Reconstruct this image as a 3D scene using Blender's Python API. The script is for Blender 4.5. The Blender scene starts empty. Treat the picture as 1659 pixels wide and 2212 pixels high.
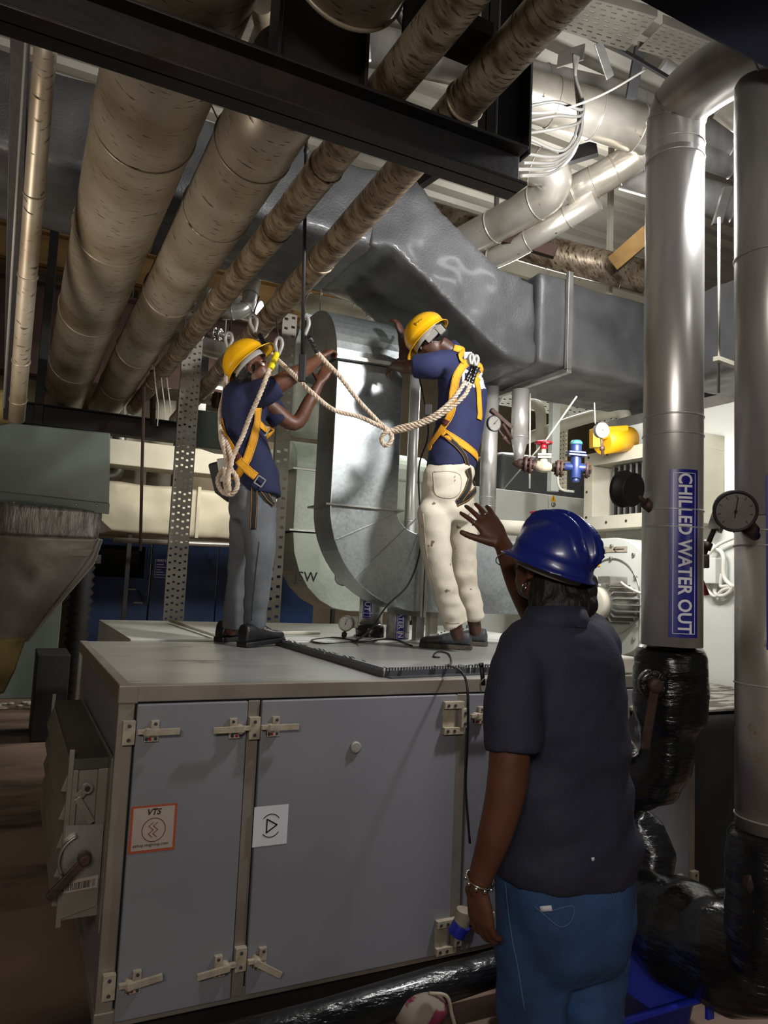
import bpy, bmesh, math, random
from mathutils import Vector as V, Matrix, noise
from mathutils.bvhtree import BVHTree
random.seed(7)
PI = math.pi
S = bpy.context.scene
COL = S.collection

# ------------------------------------------------------------------ camera
FPX = 1600.0; CX = 829.5; CY = 1106.0
_dx = V((3243, 299, FPX)).normalized()
_dy = V((-802, 119, FPX)); _dy = (_dy - _dx * _dx.dot(_dy)).normalized()
_dz = _dx.cross(_dy)                       # world axes seen from the camera (x right, y down, z forward)
EYE = V((0, 0, 1.5))
def ray(u, v):
    c = V(((u - CX) / FPX, (v - CY) / FPX, 1.0))
    return V((_dx.dot(c), _dy.dot(c), _dz.dot(c)))
def W(u, v, d): return EYE + ray(u, v) * d           # point at camera depth d (metres)
def WX(u, v, x): r = ray(u, v); return EYE + r * (x / r.x)
def WY(u, v, y): r = ray(u, v); return EYE + r * (y / r.y)
def WZ(u, v, z): r = ray(u, v); return EYE + r * ((z - 1.5) / r.z)
CR = V((_dx.x, _dy.x, _dz.x)); CD = V((_dx.y, _dy.y, _dz.y)); CF = V((_dx.z, _dy.z, _dz.z))
UP = V((0, 0, 1)); XA = V((1, 0, 0)); YA = V((0, 1, 0))
cam = bpy.data.cameras.new('camera'); co = bpy.data.objects.new('camera', cam); COL.objects.link(co)
cam.sensor_fit = 'VERTICAL'; cam.sensor_height = 36; cam.sensor_width = 27
cam.lens = 36 * FPX / 2212; cam.clip_start = .05; cam.clip_end = 100
m3 = Matrix((CR, -CD, -CF)).transposed()
co.matrix_world = Matrix.Translation(EYE) @ m3.to_4x4()
S.camera = co

# ------------------------------------------------------------------ light
S.view_settings.view_transform = 'Standard'; S.view_settings.look = 'None'
S.view_settings.exposure = 0.0; S.view_settings.gamma = 1.0; S.view_settings.use_curve_mapping = False
wd = bpy.data.worlds.new('world'); S.world = wd; wd.use_nodes = True
wd.node_tree.nodes['Background'].inputs[0].default_value = (.62, .60, .58, 1)
wd.node_tree.nodes['Background'].inputs[1].default_value = 0.10
def area(name, loc, to, size, power, col=(1, 1, 1), sy=None, spread=PI):
    l = bpy.data.lights.new(name, 'AREA'); l.energy = power; l.color = col; l.size = size
    if sy: l.shape = 'RECTANGLE'; l.size_y = sy
    l.spread = spread
    o = bpy.data.objects.new(name, l); COL.objects.link(o)
    o.location = loc; o.rotation_euler = (V(to) - V(loc)).to_track_quat('-Z', 'Y').to_euler()
    return o
LAMP = W(1664, 262, 2.78)
def point(name, loc, power, col=(1, 1, 1), r=.1):
    l = bpy.data.lights.new(name, 'POINT'); l.energy = power; l.color = col; l.shadow_soft_size = r
    o = bpy.data.objects.new(name, l); COL.objects.link(o); o.location = loc; return o
area('flood_lamp_light', LAMP + V((-.03, .10, -.03)), (1.5, 4.1, 2.3), .2, 60, (1, .985, .97), .16)
point('flood_lamp_glow', LAMP + V((0, .16, .02)), 66, (.97, .98, 1), .09)
area('tube_light_back_left', (2.2, 7.2, 3.3), (1.8, 9.8, 1.6), 1.4, 72, (1, .95, .84), .3)
area('tube_light_back_right', (5.4, 7.4, 4.5), (4.2, 5.8, 1.4), 1.6, 200, (1, .98, .93), .4)
area('fill_light_behind_camera', (-.9, -1.4, 2.6), (.6, 3.2, 2.2), 1.3, 58, (1, .93, .86), .35)  # added fill from behind the camera, no fixture built for it
area('fill_light_left_aisle', (-1.5, 3.2, 1.2), (.4, 4.2, 3.5), 1.0, 13, (1, .88, .74), .3, 1.5)  # added low fill, stands in for bounce onto the pipe undersides
area('fill_light_right_bay', (3.15, 3.3, 2.55), (4.4, 4.6, 1.6), .5, 24, (1, .98, .94), .3)  # unseen fill added to lift the white panels on the right
area('fill_light_over_risers', (2.95, 3.0, 3.95), (3.1, 4.8, 4.7), .7, 20, (1, 1, 1), .2)  # added fill that brightens the ceiling pipes from the front
point('fill_light_roof', (4.6, 5.6, 4.9), 60, (1, .97, .92), .2)  # added point fill for the ceiling pipes and roof sheet

# ------------------------------------------------------------------ materials
def lin(c):
    if isinstance(c, str):
        c = [int(c[i:i + 2], 16) / 255 for i in (0, 2, 4)]
    return tuple(((x / 12.92) if x <= .04045 else ((x + .055) / 1.055) ** 2.4) for x in c) + (1,)
MC = {}
def mat(name, col, rough=.5, metal=0.0, col2=None, ns=4, lo=.4, hi=.65, st=(1, 1, 1), bump=0, bs=25, bst=(1, 1, 1),
        rust=None, rs=6, rst=(1, 1, 1), rlo=.55, rhi=.68, speck=None, coat=0, emit=None, brough=None, alpha=None, detail=5):
    if name in MC: return MC[name]
    m = bpy.data.materials.new(name); m.use_nodes = True; t = m.node_tree; N = t.nodes; L = t.links
    b = N['Principled BSDF']; b.inputs['Roughness'].default_value = rough; b.inputs['Metallic'].default_value = metal
    if coat: b.inputs['Coat Weight'].default_value = coat; b.inputs['Coat Roughness'].default_value = .15
    tc = N.new('ShaderNodeTexCoord')
    def nz(scale, stretch, det=5):
        mp = N.new('ShaderNodeMapping'); mp.inputs['Scale'].default_value = stretch
        L.new(tc.outputs['Object'], mp.inputs['Vector'])
        n = N.new('ShaderNodeTexNoise'); n.inputs['Scale'].default_value = scale; n.inputs['Detail'].default_value = det
        L.new(mp.outputs[0], n.inputs['Vector']); return n.outputs['Fac']
    def ramp(src, a, c):
        r = N.new('ShaderNodeMapRange'); r.inputs[1].default_value = a; r.inputs[2].default_value = c
        L.new(src, r.inputs[0]); return r.outputs[0]
    def mix(f, a, c):
        x = N.new('ShaderNodeMix'); x.data_type = 'RGBA'; L.new(f, x.inputs[0])
        for s, i in ((a, 6), (c, 7)):
            if isinstance(s, tuple): x.inputs[i].default_value = s
            else: L.new(s, x.inputs[i])
        return x.outputs[2]
    cur = lin(col)
    if col2: cur = mix(ramp(nz(ns, st, detail), lo, hi), cur, lin(col2))
    if speck:
        vo = N.new('ShaderNodeTexVoronoi'); vo.inputs['Scale'].default_value = speck[1]
        L.new(tc.outputs['Object'], vo.inputs['Vector'])
        sx = N.new('ShaderNodeSeparateColor'); L.new(vo.outputs['Color'], sx.inputs[0])
        mm = N.new('ShaderNodeMath'); mm.operation = 'MULTIPLY'; mm.inputs[1].default_value = speck[2]
        L.new(sx.outputs[0], mm.inputs[0]); cur = mix(mm.outputs[0], cur, lin(speck[0]))
    if rust:
        f = ramp(nz(rs, rst, 6), rlo, rhi); cur = mix(f, cur, lin(rust))
        r2 = N.new('ShaderNodeMapRange'); r2.inputs[3].default_value = rough; r2.inputs[4].default_value = .85
        L.new(f, r2.inputs[0]); L.new(r2.outputs[0], b.inputs['Roughness'])
        if metal:
            r3 = N.new('ShaderNodeMapRange'); r3.inputs[3].default_value = metal; r3.inputs[4].default_value = .1
            L.new(f, r3.inputs[0]); L.new(r3.outputs[0], b.inputs['Metallic'])
    if isinstance(cur, tuple): b.inputs['Base Color'].default_value = cur
    else: L.new(cur, b.inputs['Base Color'])
    if bump:
        bp = N.new('ShaderNodeBump'); bp.inputs['Strength'].default_value = bump; bp.inputs['Distance'].default_value = .01
        L.new(nz(bs, bst, 4), bp.inputs['Height']); L.new(bp.outputs[0], b.inputs['Normal'])
    if emit: b.inputs['Emission Color'].default_value = lin(emit[0]); b.inputs['Emission Strength'].default_value = emit[1]
    if alpha is not None: b.inputs['Transmission Weight'].default_value = alpha
    MC[name] = m; return m
CLAD = mat('worn_pipe_cladding', 'aaa090', .42, .42, col2='85765f', ns=1.3, st=(1.2, 2.0, 1.2), bump=.10, bs=3, bst=(1, 3, 1),
           rust='3a2c1e', rs=7, rst=(2.2, 11, 2.2), rlo=.6, rhi=.68)
CLADD = mat('rusty_pipe_cladding', '9a8a74', .42, .4, col2='5b4833', ns=3, st=(3, 6, 3), bump=.28, bs=7, bst=(2, 10, 2),
            rust='3f2c1a', rs=8, rst=(3, 10, 3), rlo=.54, rhi=.66)
STEEL = mat('bright_steel_cladding', 'd0cdc9', .34, .6, col2='a7a5a2', ns=3, st=(2, 2, .4), bump=.08, bs=5, bst=(1, 1, .3))
STEELR = mat('stained_steel_cladding', 'cac5bb', .36, .6, col2='a09a90', ns=3, bump=.25, bs=7, rust='6f4d22', rs=5, rst=(3, 3, 3), rlo=.62, rhi=.72)
ALU = mat('plain_aluminium', 'b4b2ac', .38, .8, col2='96948e', ns=5, bump=.05, bs=12)
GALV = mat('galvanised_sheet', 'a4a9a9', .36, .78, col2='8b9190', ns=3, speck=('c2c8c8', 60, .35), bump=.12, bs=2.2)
GALVD = mat('galvanised_sheet_shaded', '7e8483', .42, .75, col2='6b716f', ns=3, speck=('8f9594', 60, .3), bump=.1, bs=2)  # darker copy of the galvanised sheet, side shade put into the colour
GALVG = mat('greenish_galvanised_sheet', 'b7c0b2', .45, .45, col2='9aa396', ns=2.5, speck=('c9d1c5', 45, .3), bump=.15, bs=2.5, rust='82796a', rs=3, rlo=.66, rhi=.8)
BLKDUCT = mat('black_rubber_insulation', '484849', .5, 0, col2='373738', ns=3, bump=.3, bs=90, coat=.1)
BLKWRAP = mat('glossy_black_wrap', '101113', .24, 0, col2='191a1c', ns=6, bump=1, bs=13, bst=(1, 1, 4), coat=.3)
BLK = mat('matte_black_paint', '141416', .6, 0, col2='201b1a', ns=5, bump=.1)
BEAM = mat('black_painted_steel', '17171a', .55, .1, col2='241c1a', ns=4, bump=.15, bs=30, rust='2b1b16', rs=5, rlo=.6, rhi=.7)
RUSTST = mat('rust_red_steel', '2c1713', .75, 0, col2='3c2219', ns=4, bump=.2, bs=20)
TAN = mat('tan_painted_girder', 'a6824e', .7, 0, col2='8a6a3f', ns=3, st=(.5, 2, 2), rust='5a4026', rs=5, rlo=.62, rhi=.75)
CAB = mat('cabinet_grey_panel', '84848a', .5, .1, col2='7a7a80', ns=1.4, bump=.03, bs=3, rust='9a9a9d', rs=1.2, rlo=.6, rhi=.9)
CABTOP = mat('cabinet_top_sheet', 'a2a29f', .3, .35, col2='94958f', ns=2.0, st=(1, 3, 1), bump=.05, bs=4, rust='6f6a5d', rs=2.2, rst=(1, 3.5, 1), rlo=.63, rhi=.7)
CABFR = mat('cabinet_aluminium_profile', '9d948a', .42, .5, col2='8b8176', ns=4, bump=.06, bs=10)
CREAM = mat('cream_plastic_latch', 'aba08c', .45, 0, col2='968b78', ns=25, bump=.05)
WHITEP = mat('off_white_painted_panel', 'c9cbc4', .5, 0, col2='bdbfb7', ns=1.5, bump=.03, bs=6, rust='8f836b', rs=3, rst=(1, 1, .4), rlo=.7, rhi=.85)
CREAMP = mat('cream_painted_panel', 'c4bfae', .55, 0, col2='b2ac9a', ns=2, rust='7f7159', rs=4, rst=(1, 1, .35), rlo=.68, rhi=.82)
WALLM = mat('beige_plaster_wall', 'a1937a', .85, 0, col2='857861', ns=1.2, bump=.3, bs=8, rust='5f5342', rs=1.8, rst=(1, 1, .5), rlo=.6, rhi=.75)
CONC = mat('stained_concrete_floor', '93796a', .5, 0, col2='6a5548', ns=.9, bump=.15, bs=7, rust='3a302a', rs=1.1, rst=(.6, 1.6, 1), rlo=.5, rhi=.62)
CORR = mat('corrugated_roof_sheet', 'aaa69c', .55, .25, col2='97938a', ns=1.2, st=(.6, 2, 1))
BLUED = mat('dark_blue_paint', '16335f', .5, 0, col2='122a50', ns=3, rust='0b1a33', rs=5, rlo=.6, rhi=.75)
INSUL = mat('beige_foil_insulation', 'b9b29d', .55, .15, col2='a79f8a', ns=1.2, bump=.6, bs=2.4, rust='8a7f66', rs=2, rlo=.6, rhi=.8)
FOIL = mat('dull_foil_insulation', '99928a', .5, .45, col2='7a7268', ns=2, bump=.7, bs=7, rust='4d3d2a', rs=3, rlo=.55, rhi=.72)
FOILR = mat('wrinkled_foil', '8d8a85', .4, .6, col2='6a6761', ns=6, st=(6, 1, 1), bump=1, bs=14, bst=(5, 1, 1))
YFOAM = mat('yellowed_foam', '8f7d4a', .9, 0, col2='6a5936', ns=6, bump=1, bs=14)
DAMPC = mat('dusty_brown_grey_sheet', '4b4740', .6, .1, col2='3a3630', ns=3)
GREYG = mat('grey_green_painted_duct', '6a746e', .5, .15, col2='5c655f', ns=2, bump=.08, bs=5)
NAVYA = mat('navy_polo_cloth', '1b2148', .85, 0, col2='171c40', ns=9, bump=.15, bs=260)
NAVYB = mat('dark_navy_polo_cloth', '141a3c', .85, 0, col2='11163a', ns=9, bump=.15, bs=260)
NAVYW = mat('faded_black_navy_cloth', '262838', .8, 0, col2='222434', ns=5, bump=.2, bs=300)
PANTW = mat('off_white_work_trousers', 'cdc4b2', .85, 0, col2='bdb4a2', ns=6, bump=.2, bs=220, rust='6c5c49', rs=22, rlo=.66, rhi=.70)
PANTG = mat('washed_grey_jeans', '55585c', .85, 0, col2='6b6e71', ns=5, st=(1.5, 1.5, .6), bump=.25, bs=220)
JEANS = mat('blue_denim', '30507e', .8, 0, col2='1d3153', ns=5, bump=.25, bs=260, st=(1, 1, .6))
SKIN = mat('brown_skin', '5f3a29', .5, 0, col2='55321f', ns=12, bump=.05, bs=90)
SKIND = mat('dark_brown_skin', '4a2d20', .5, 0, col2='3f241a', ns=12, bump=.05, bs=90)
HAIR = mat('black_hair', '0b0a0b', .62, 0, col2='131112', ns=40, st=(1, 1, .15), bump=.8, bs=70, bst=(1, 1, .12))
YHEL = mat('yellow_helmet_plastic', 'e2a90c', .3, 0, coat=.4, col2='d79f0a', ns=5)
BHEL = mat('blue_helmet_plastic', '16257c', .33, 0, coat=.3, col2='131f69', ns=4, rust='3a3f63', rs=9, rlo=.74, rhi=.8)
GREYP = mat('grey_plastic', '8f8c86', .5)
WEB = mat('yellow_webbing', 'dd9c14', .75, 0, col2='c4870f', ns=12, bump=.4, bs=160, rust='7d5f1c', rs=18, rlo=.68, rhi=.78)
WEBB = mat('black_webbing', '121316', .8, 0, bump=.3, bs=160)
WEBM = mat('maroon_webbing', '4b1a1c', .8)
ROPE = mat('cream_rope', 'c9b8a4', .85, 0, col2='a8947f', ns=30, bump=.5, bs=120)
TAPEK = mat('black_tape', '0e0e11', .22, 0, bump=1, bs=60, coat=.5)
TAPEY = mat('yellow_tape', 'e6d21c', .35, 0, col2='cdb913', ns=40, bump=.8, bs=60)
SHOEK = mat('black_leather_shoe', '17171a', .42, 0, bump=.2, bs=50)
SHOEG = mat('grey_leather_shoe', '3b3d40', .5, 0, col2='2e3033', ns=8, bump=.3, bs=50)
SOLE = mat('brown_rubber_sole', '4b4036', .8, 0, col2='2c2622', ns=20, bump=.3)
RED = mat('red_painted_handwheel', '9c1524', .4, 0, coat=.3)
BRONZE = mat('rusty_cast_flange', '4a332b', .6, .2, col2='2f211d', ns=14, bump=.4, bs=40)
CHROMED = mat('polished_metal', 'd0cfca', .2, 1.0)
DIALW = mat('white_dial', 'd8d6cf', .5)
DIALG = mat('dusty_dial_glass', '74716b', .35, 0, col2='65625d', ns=7)
VBLUE = mat('blue_cast_valve', '1a2c60', .5, 0, col2='14234d', ns=12, coat=.2)
SIGNB = mat('blue_sign_vinyl', '1c1c80', .35, 0)
WHITE = mat('white_ink', 'e6e6e8', .5)
BLACKI = mat('black_ink', '0c0c0e', .5)
ORANGEI = mat('orange_red_ink', 'a24a2c', .5)
REDINK = mat('dark_red_ink', '7d2e26', .5)
LBL = mat('grey_beige_label', 'a79a90', .55, 0, col2='988a80', ns=5)
PAPER = mat('white_paper', 'cfcfd6', .6)
YEL = mat('yellow_paint', 'e0a60d', .45)
PERF = mat('perforated_galvanised_steel', '928d83', .42, .5, col2='7c776d', ns=4, bump=.08)
BINB = mat('blue_bin_plastic', '2330a8', .35, 0, coat=.2)
DRKHOLE = mat('dark_void', '060607', .9)
CABLEG = mat('grey_cable_sheath', '84827d', .45)
CABLEW = mat('white_cable_sheath', 'cfccc2', .45)
CABLEK = mat('black_cable_sheath', '101012', .4)
BROWNP = mat('flowered_fabric', '8a7f74', .9, 0, col2='6e1c3a', ns=9, lo=.5, hi=.54)
LAMPW = mat('lamp_lens', 'ffffff', .3, emit=('f4f6ff', 30))
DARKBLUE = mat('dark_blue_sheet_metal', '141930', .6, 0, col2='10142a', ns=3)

# ------------------------------------------------------------------ mesh builder
class MB:
    def __init__(s): s.v = []; s.f = []; s.m = []; s.s = []
    def add(s, vs, fs, m=0, sm=False):
        o = len(s.v); s.v += [V(x) for x in vs]
        for f in fs: s.f.append([i + o for i in f]); s.m.append(m); s.s.append(sm)
        return s
    def obox(s, c, a, b, d, m=0):
        c, a, b, d = V(c), V(a), V(b), V(d)
        vs = [c + a * i + b * j + d * k for i in (-1, 1) for j in (-1, 1) for k in (-1, 1)]
        fs = [(0, 1, 3, 2), (4, 6, 7, 5), (0, 4, 5, 1), (2, 3, 7, 6), (0, 2, 6, 4), (1, 5, 7, 3)]
        if a.cross(b).dot(d) < 0: fs = [f[::-1] for f in fs]
        return s.add(vs, fs, m)
    def box(s, lo, hi, m=0):
        lo, hi = V(lo), V(hi); c = (lo + hi) / 2; h = (hi - lo) / 2
        return s.obox(c, (abs(h.x), 0, 0), (0, abs(h.y), 0), (0, 0, abs(h.z)), m)
    def bar(s, a, b, w, h, up=UP, m=0):
        a, b = V(a), V(b); t = (b - a).normalized(); up = V(up)
        if abs(t.dot(up)) > .98: up = YA
        sd = t.cross(up).normalized(); u2 = sd.cross(t)
        return s.obox((a + b) / 2, t * ((b - a).length / 2), sd * w / 2, u2 * h / 2, m)
    def prism(s, poly, vec, m=0, sm=False):
        poly = [V(p) for p in poly]; vec = V(vec); n = len(poly)
        nn = V((0, 0, 0))
        for i in range(n): nn += poly[i].cross(poly[(i + 1) % n])
        if nn.dot(vec) > 0: poly = poly[::-1]
        fs = [tuple(range(n)), tuple(range(2 * n - 1, n - 1, -1))]
        s.add(poly + [p + vec for p in poly], fs, m)
        s.add(poly + [p + vec for p in poly], [(i, i + n, (i + 1) % n + n, (i + 1) % n) for i in range(n)], m, sm)
        return s
    def frames(s, pts, ref=None):
        n = len(pts); T = []
        for i in range(n):
            t = (pts[min(i + 1, n - 1)] - pts[max(i - 1, 0)])
            T.append(t.normalized() if t.length > 1e-9 else V((0, 0, 1)))
        r = V(ref) if ref else (UP if abs(T[0].z) < .9 else YA)
        a = (r - T[0] * r.dot(T[0])).normalized(); F = []
        for t in T:
            a = (a - t * a.dot(t)); a = a.normalized() if a.length > 1e-6 else V((1, 0, 0))
            F.append((a, t.cross(a)))
        return F
    def tube(s, pts, r, n=16, m=0, caps=True, ref=None, flat=1.0, sm=True):
        pts = [V(p) for p in pts]; k = len(pts); F = s.frames(pts, ref)
        rr = r if isinstance(r, (list, tuple)) else [r] * k
        vs = []
        for i in range(k):
            a, b = F[i]
            for j in range(n):
                t = 2 * PI * j / n; vs.append(pts[i] + a * (rr[i] * math.cos(t)) + b * (rr[i] * flat * math.sin(t)))
        fs = [(i * n + j, i * n + (j + 1) % n, (i + 1) * n + (j + 1) % n, (i + 1) * n + j) for i in range(k - 1) for j in range(n)]
        s.add(vs, fs, m, sm)
        if caps: s.add(vs[:n], [tuple(range(n - 1, -1, -1))], m); s.add(vs[-n:], [tuple(range(n))], m)
        return s
    def cyl(s, a, b, r, n=24, m=0, r2=None): return s.tube([a, b], [r, r if r2 is None else r2], n, m)
    def lathe(s, o, ax, prof, n=32, m=0, sm=True, caps=True):
        o = V(o); ax = V(ax).normalized(); pts = [o + ax * t for t, r in prof]
        F = s.frames([o, o + ax]); a, b = F[0]; vs = []
        for p, (t, r) in zip(pts, prof):
            for j in range(n):
                q = 2 * PI * j / n; vs.append(p + (a * math.cos(q) + b * math.sin(q)) * r)
        k = len(prof)
        s.add(vs, [(i * n + j, i * n + (j + 1) % n, (i + 1) * n + (j + 1) % n, (i + 1) * n + j) for i in range(k - 1) for j in range(n)], m, sm)
        if caps: s.add(vs[:n], [tuple(range(n - 1, -1, -1))], m); s.add(vs[-n:], [tuple(range(n))], m)
        return s
    def torus(s, c, ax, R, r, n=32, k=10, m=0, a0=0, a1=2 * PI):
        c = V(c); ax = V(ax).normalized(); e = ax.orthogonal().normalized(); g = ax.cross(e)
        full = abs(a1 - a0 - 2 * PI) < 1e-6
        pts = [c + (e * math.cos(a0 + (a1 - a0) * i / n) + g * math.sin(a0 + (a1 - a0) * i / n)) * R for i in range(n + 1)]
        return s.tube(pts, r, k, m, caps=not full, ref=ax)
    def ell(s, c, a, b, d, m=0, nu=20, nv=12):
        c, a, b, d = V(c), V(a), V(b), V(d); vs = [c + d]
        for i in range(1, nv):
            p = PI * i / nv
            for j in range(nu):
                q = 2 * PI * j / nu; vs.append(c + d * math.cos(p) + (a * math.cos(q) + b * math.sin(q)) * math.sin(p))
        vs.append(c - d); fs = [(0, 1 + j, 1 + (j + 1) % nu) for j in range(nu)]
        for i in range(nv - 2):
            for j in range(nu):
                fs.append((1 + i * nu + j, 1 + (i + 1) * nu + j, 1 + (i + 1) * nu + (j + 1) % nu, 1 + i * nu + (j + 1) % nu))
        k = 1 + (nv - 2) * nu; e = len(vs) - 1
        fs += [(k + j, e, k + (j + 1) % nu) for j in range(nu)]
        if a.cross(b).dot(d) < 0: fs = [f[::-1] for f in fs]
        return s.add(vs, fs, m, True)
    def loft(s, rings, m=0, n=28, sq=2.3):          # rings: (centre, lateral vector, depth vector)
        vs = []
        for c, a, b in rings:
            for j in range(n):
                t = 2 * PI * j / n; ct, stt = math.cos(t), math.sin(t)
                x = math.copysign(abs(ct) ** (2 / sq), ct); y = math.copysign(abs(stt) ** (2 / sq), stt)
                vs.append(V(c) + V(a) * x + V(b) * y)
        k = len(rings)
        s.add(vs, [(i * n + j, i * n + (j + 1) % n, (i + 1) * n + (j + 1) % n, (i + 1) * n + j) for i in range(k - 1) for j in range(n)], m, True)
        s.add(vs[:n], [tuple(range(n - 1, -1, -1))], m); s.add(vs[-n:], [tuple(range(n))], m)
        return s
    def text(s, body, org, ux, uy, size, m=0, bold=.012, align='CENTER', fn=None, sx=1.0):
        cu = bpy.data.curves.new('t', 'FONT'); cu.body = body; cu.size = 1; cu.align_x = align; cu.align_y = 'CENTER'; cu.offset = bold
        cu.resolution_u = 3
        ob = bpy.data.objects.new('t', cu); COL.objects.link(ob); bpy.context.view_layer.update()
        me = bpy.data.meshes.new_from_object(ob.evaluated_get(bpy.context.evaluated_depsgraph_get()))
        f = fn or (lambda x, y: V(org) + V(ux) * x + V(uy) * y)
        if fn:                                   # cut wide faces so that letters can follow a curved surface
            bm = bmesh.new(); bm.from_mesh(me)
            lo, hi = min(v.co.y for v in bm.verts), max(v.co.y for v in bm.verts)
            for i in range(1, 10):
                bmesh.ops.bisect_plane(bm, geom=bm.verts[:] + bm.edges[:] + bm.faces[:], plane_co=(0, lo + (hi - lo) * i / 10, 0), plane_no=(0, 1, 0))
            bm.to_mesh(me); bm.free()
        s.add([f(p.co.x * size * sx, p.co.y * size) for p in me.vertices], [tuple(q.vertices) for q in me.polygons], m)
        bpy.data.objects.remove(ob); bpy.data.meshes.remove(me); bpy.data.curves.remove(cu); return s
    def stroke(s, pts, w, nrm, th=.0006, m=0, closed=False):
        pts = [V(p) for p in pts]; nrm = V(nrm).normalized()
        if closed: pts = pts + [pts[0]]
        for a, b in zip(pts[:-1], pts[1:]):
            t = (b - a).normalized(); sd = t.cross(nrm).normalized() * w / 2; e = t * w * .35
            s.obox((a + b) / 2 + nrm * th / 2, (b - a) / 2 + e, sd, nrm * th / 2, m)
        return s
    def build(s, name, mats, parent=None, bevel=0, org=None, recalc=True):
        return finish(name, s.mesh(name, recalc), mats, parent, bevel, org)
    def mesh(s, name='m', recalc=True):
        me = bpy.data.meshes.new(name); me.from_pydata([tuple(v) for v in s.v], [], s.f)
        me.polygons.foreach_set('material_index', s.m); me.polygons.foreach_set('use_smooth', s.s)
        if recalc:
            bm = bmesh.new(); bm.from_mesh(me); bmesh.ops.remove_doubles(bm, verts=bm.verts, dist=1e-6)
            bmesh.ops.recalc_face_normals(bm, faces=bm.faces); bm.to_mesh(me); bm.free()
        me.update(); return me
ORG = {}
def finish(name, me, mats, parent=None, bevel=0, org=None):
    o = bpy.data.objects.new(name, me); COL.objects.link(o)
    if not isinstance(mats, (list, tuple)): mats = [mats]
    for x in mats: me.materials.append(x)
    if parent is not None: base = ORG[parent.name]; o.parent = parent; ORG[o.name] = base
    else:
        if org is None:
            xs = [v.co for v in me.vertices]
            lo = [min(c[i] for c in xs) for i in range(3)]; hi = [max(c[i] for c in xs) for i in range(3)]
            org = V(((lo[0] + hi[0]) / 2, (lo[1] + hi[1]) / 2, lo[2]))
        base = V(org); o.location = base; ORG[o.name] = base
    me.transform(Matrix.Translation(-base))
    if bevel:
        md = o.modifiers.new('b', 'BEVEL'); md.width = bevel; md.segments = 2; md.limit_method = 'ANGLE'; md.angle_limit = .7
        md.harden_normals = False
    return o
def tag(o, label, cat, group=None):
    o['label'] = label; o['category'] = cat
    if group: o['group'] = group
    return o
def thing(name, label, cat, loc=(0, 0, 0), group=None):
    o = bpy.data.objects.new(name, None); COL.objects.link(o); o.empty_display_size = .1
    o.location = loc; ORG[o.name] = V(loc); return tag(o, label, cat, group)
def struct(o): o['kind'] = 'structure'; return o
def part_label(o, s): o['label'] = s; return o
def copy_tree(o, loc=None, parent=None, rot=None, scale=None):
    c = o.copy(); COL.objects.link(c)
    if parent is not None: c.parent = parent
    if loc is not None: c.location = loc
    if rot is not None: c.rotation_euler = rot
    if scale is not None: c.scale = scale
    for ch in list(o.children): copy_tree(ch, parent=c)
    return c
def catmull(pts, k=8):
    pts = [V(p) for p in pts]; P = [pts[0] * 2 - pts[1]] + pts + [pts[-1] * 2 - pts[-2]]; out = []
    for i in range(1, len(P) - 2):
        for j in range(k):
            t = j / k; a, b, c, d = P[i - 1:i + 3]
            out.append(.5 * ((2 * b) + (c - a) * t + (2 * a - 5 * b + 4 * c - d) * t * t + (3 * b - a - 3 * c + d) * t ** 3))
    out.append(pts[-1]); return out
def bend(pts, R, k=8):                      # round the corners of a polyline
    pts = [V(p) for p in pts]; out = [pts[0]]
    for a, b, c in zip(pts[:-2], pts[1:-1], pts[2:]):
        r = min(R, (b - a).length * .49, (c - b).length * .49)
        p, q = b + (a - b).normalized() * r, b + (c - b).normalized() * r
        for i in range(k + 1):
            t = i / k; out.append(p.lerp(b, t).lerp(b.lerp(q, t), t))
    out.append(pts[-1]); return out
def remesh(mb, voxel, smooth=3, disp=None, name='m'):
    me = mb.mesh(name, False); ob = bpy.data.objects.new('tmp', me); COL.objects.link(ob)
    md = ob.modifiers.new('r', 'REMESH'); md.mode = 'VOXEL'; md.voxel_size = voxel; md.use_smooth_shade = True
    bpy.context.view_layer.update()
    out = bpy.data.meshes.new_from_object(ob.evaluated_get(bpy.context.evaluated_depsgraph_get())); bpy.data.objects.remove(ob)
    bm = bmesh.new(); bm.from_mesh(out)
    for _ in range(smooth): bmesh.ops.smooth_vert(bm, verts=bm.verts, factor=.5, use_axis_x=True, use_axis_y=True, use_axis_z=True)
    bm.normal_update()
    if disp:
        new = [(v, v.co + v.normal * disp(v.co, v.normal)) for v in bm.verts]
        for v, c in new: v.co = c
    for f in bm.faces: f.smooth = True; f.material_index = 0
    bm.to_mesh(out); bm.free(); out.update(); return out
def bvh(me, M=None):
    off = M or V((0, 0, 0))
    return BVHTree.FromPolygons([v.co + off for v in me.vertices], [tuple(p.vertices) for p in me.polygons])
def fbm(p, s, st=(1, 1, 1)): return noise.noise(V((p.x * st[0], p.y * st[1], p.z * st[2])) * s)
# ------------------------------------------------------------------ the room
struct(MB().box((-5, -4, -.1), (14, 12.2, 0)).build('floor', CONC))
b = MB(); ys = []; y = -4.0                                   # trapezoidal roof sheet, ribs running along X
ZC = 5.75
prof = []
while y < 12.2:
    prof += [(y, ZC), (y + .10, ZC), (y + .13, ZC + .05), (y + .21, ZC + .05)]; y += .24
vs = [(-5, p[0], p[1]) for p in prof] + [(14, p[0], p[1]) for p in prof]; n = len(prof)
b.add(vs, [(i, i + n, i + 1 + n, i + 1) for i in range(n - 1)])
vs2 = [(-5, p[0], p[1] + .08) for p in prof] + [(14, p[0], p[1] + .08) for p in prof]
b.add(vs2, [(i, i + 1, i + 1 + n, i + n) for i in range(n - 1)])
struct(b.build('ceiling', CORR, recalc=False))
struct(MB().box((-5, 12, 0), (14, 12.2, 5.8)).build('wall_back', WALLM))
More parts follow.
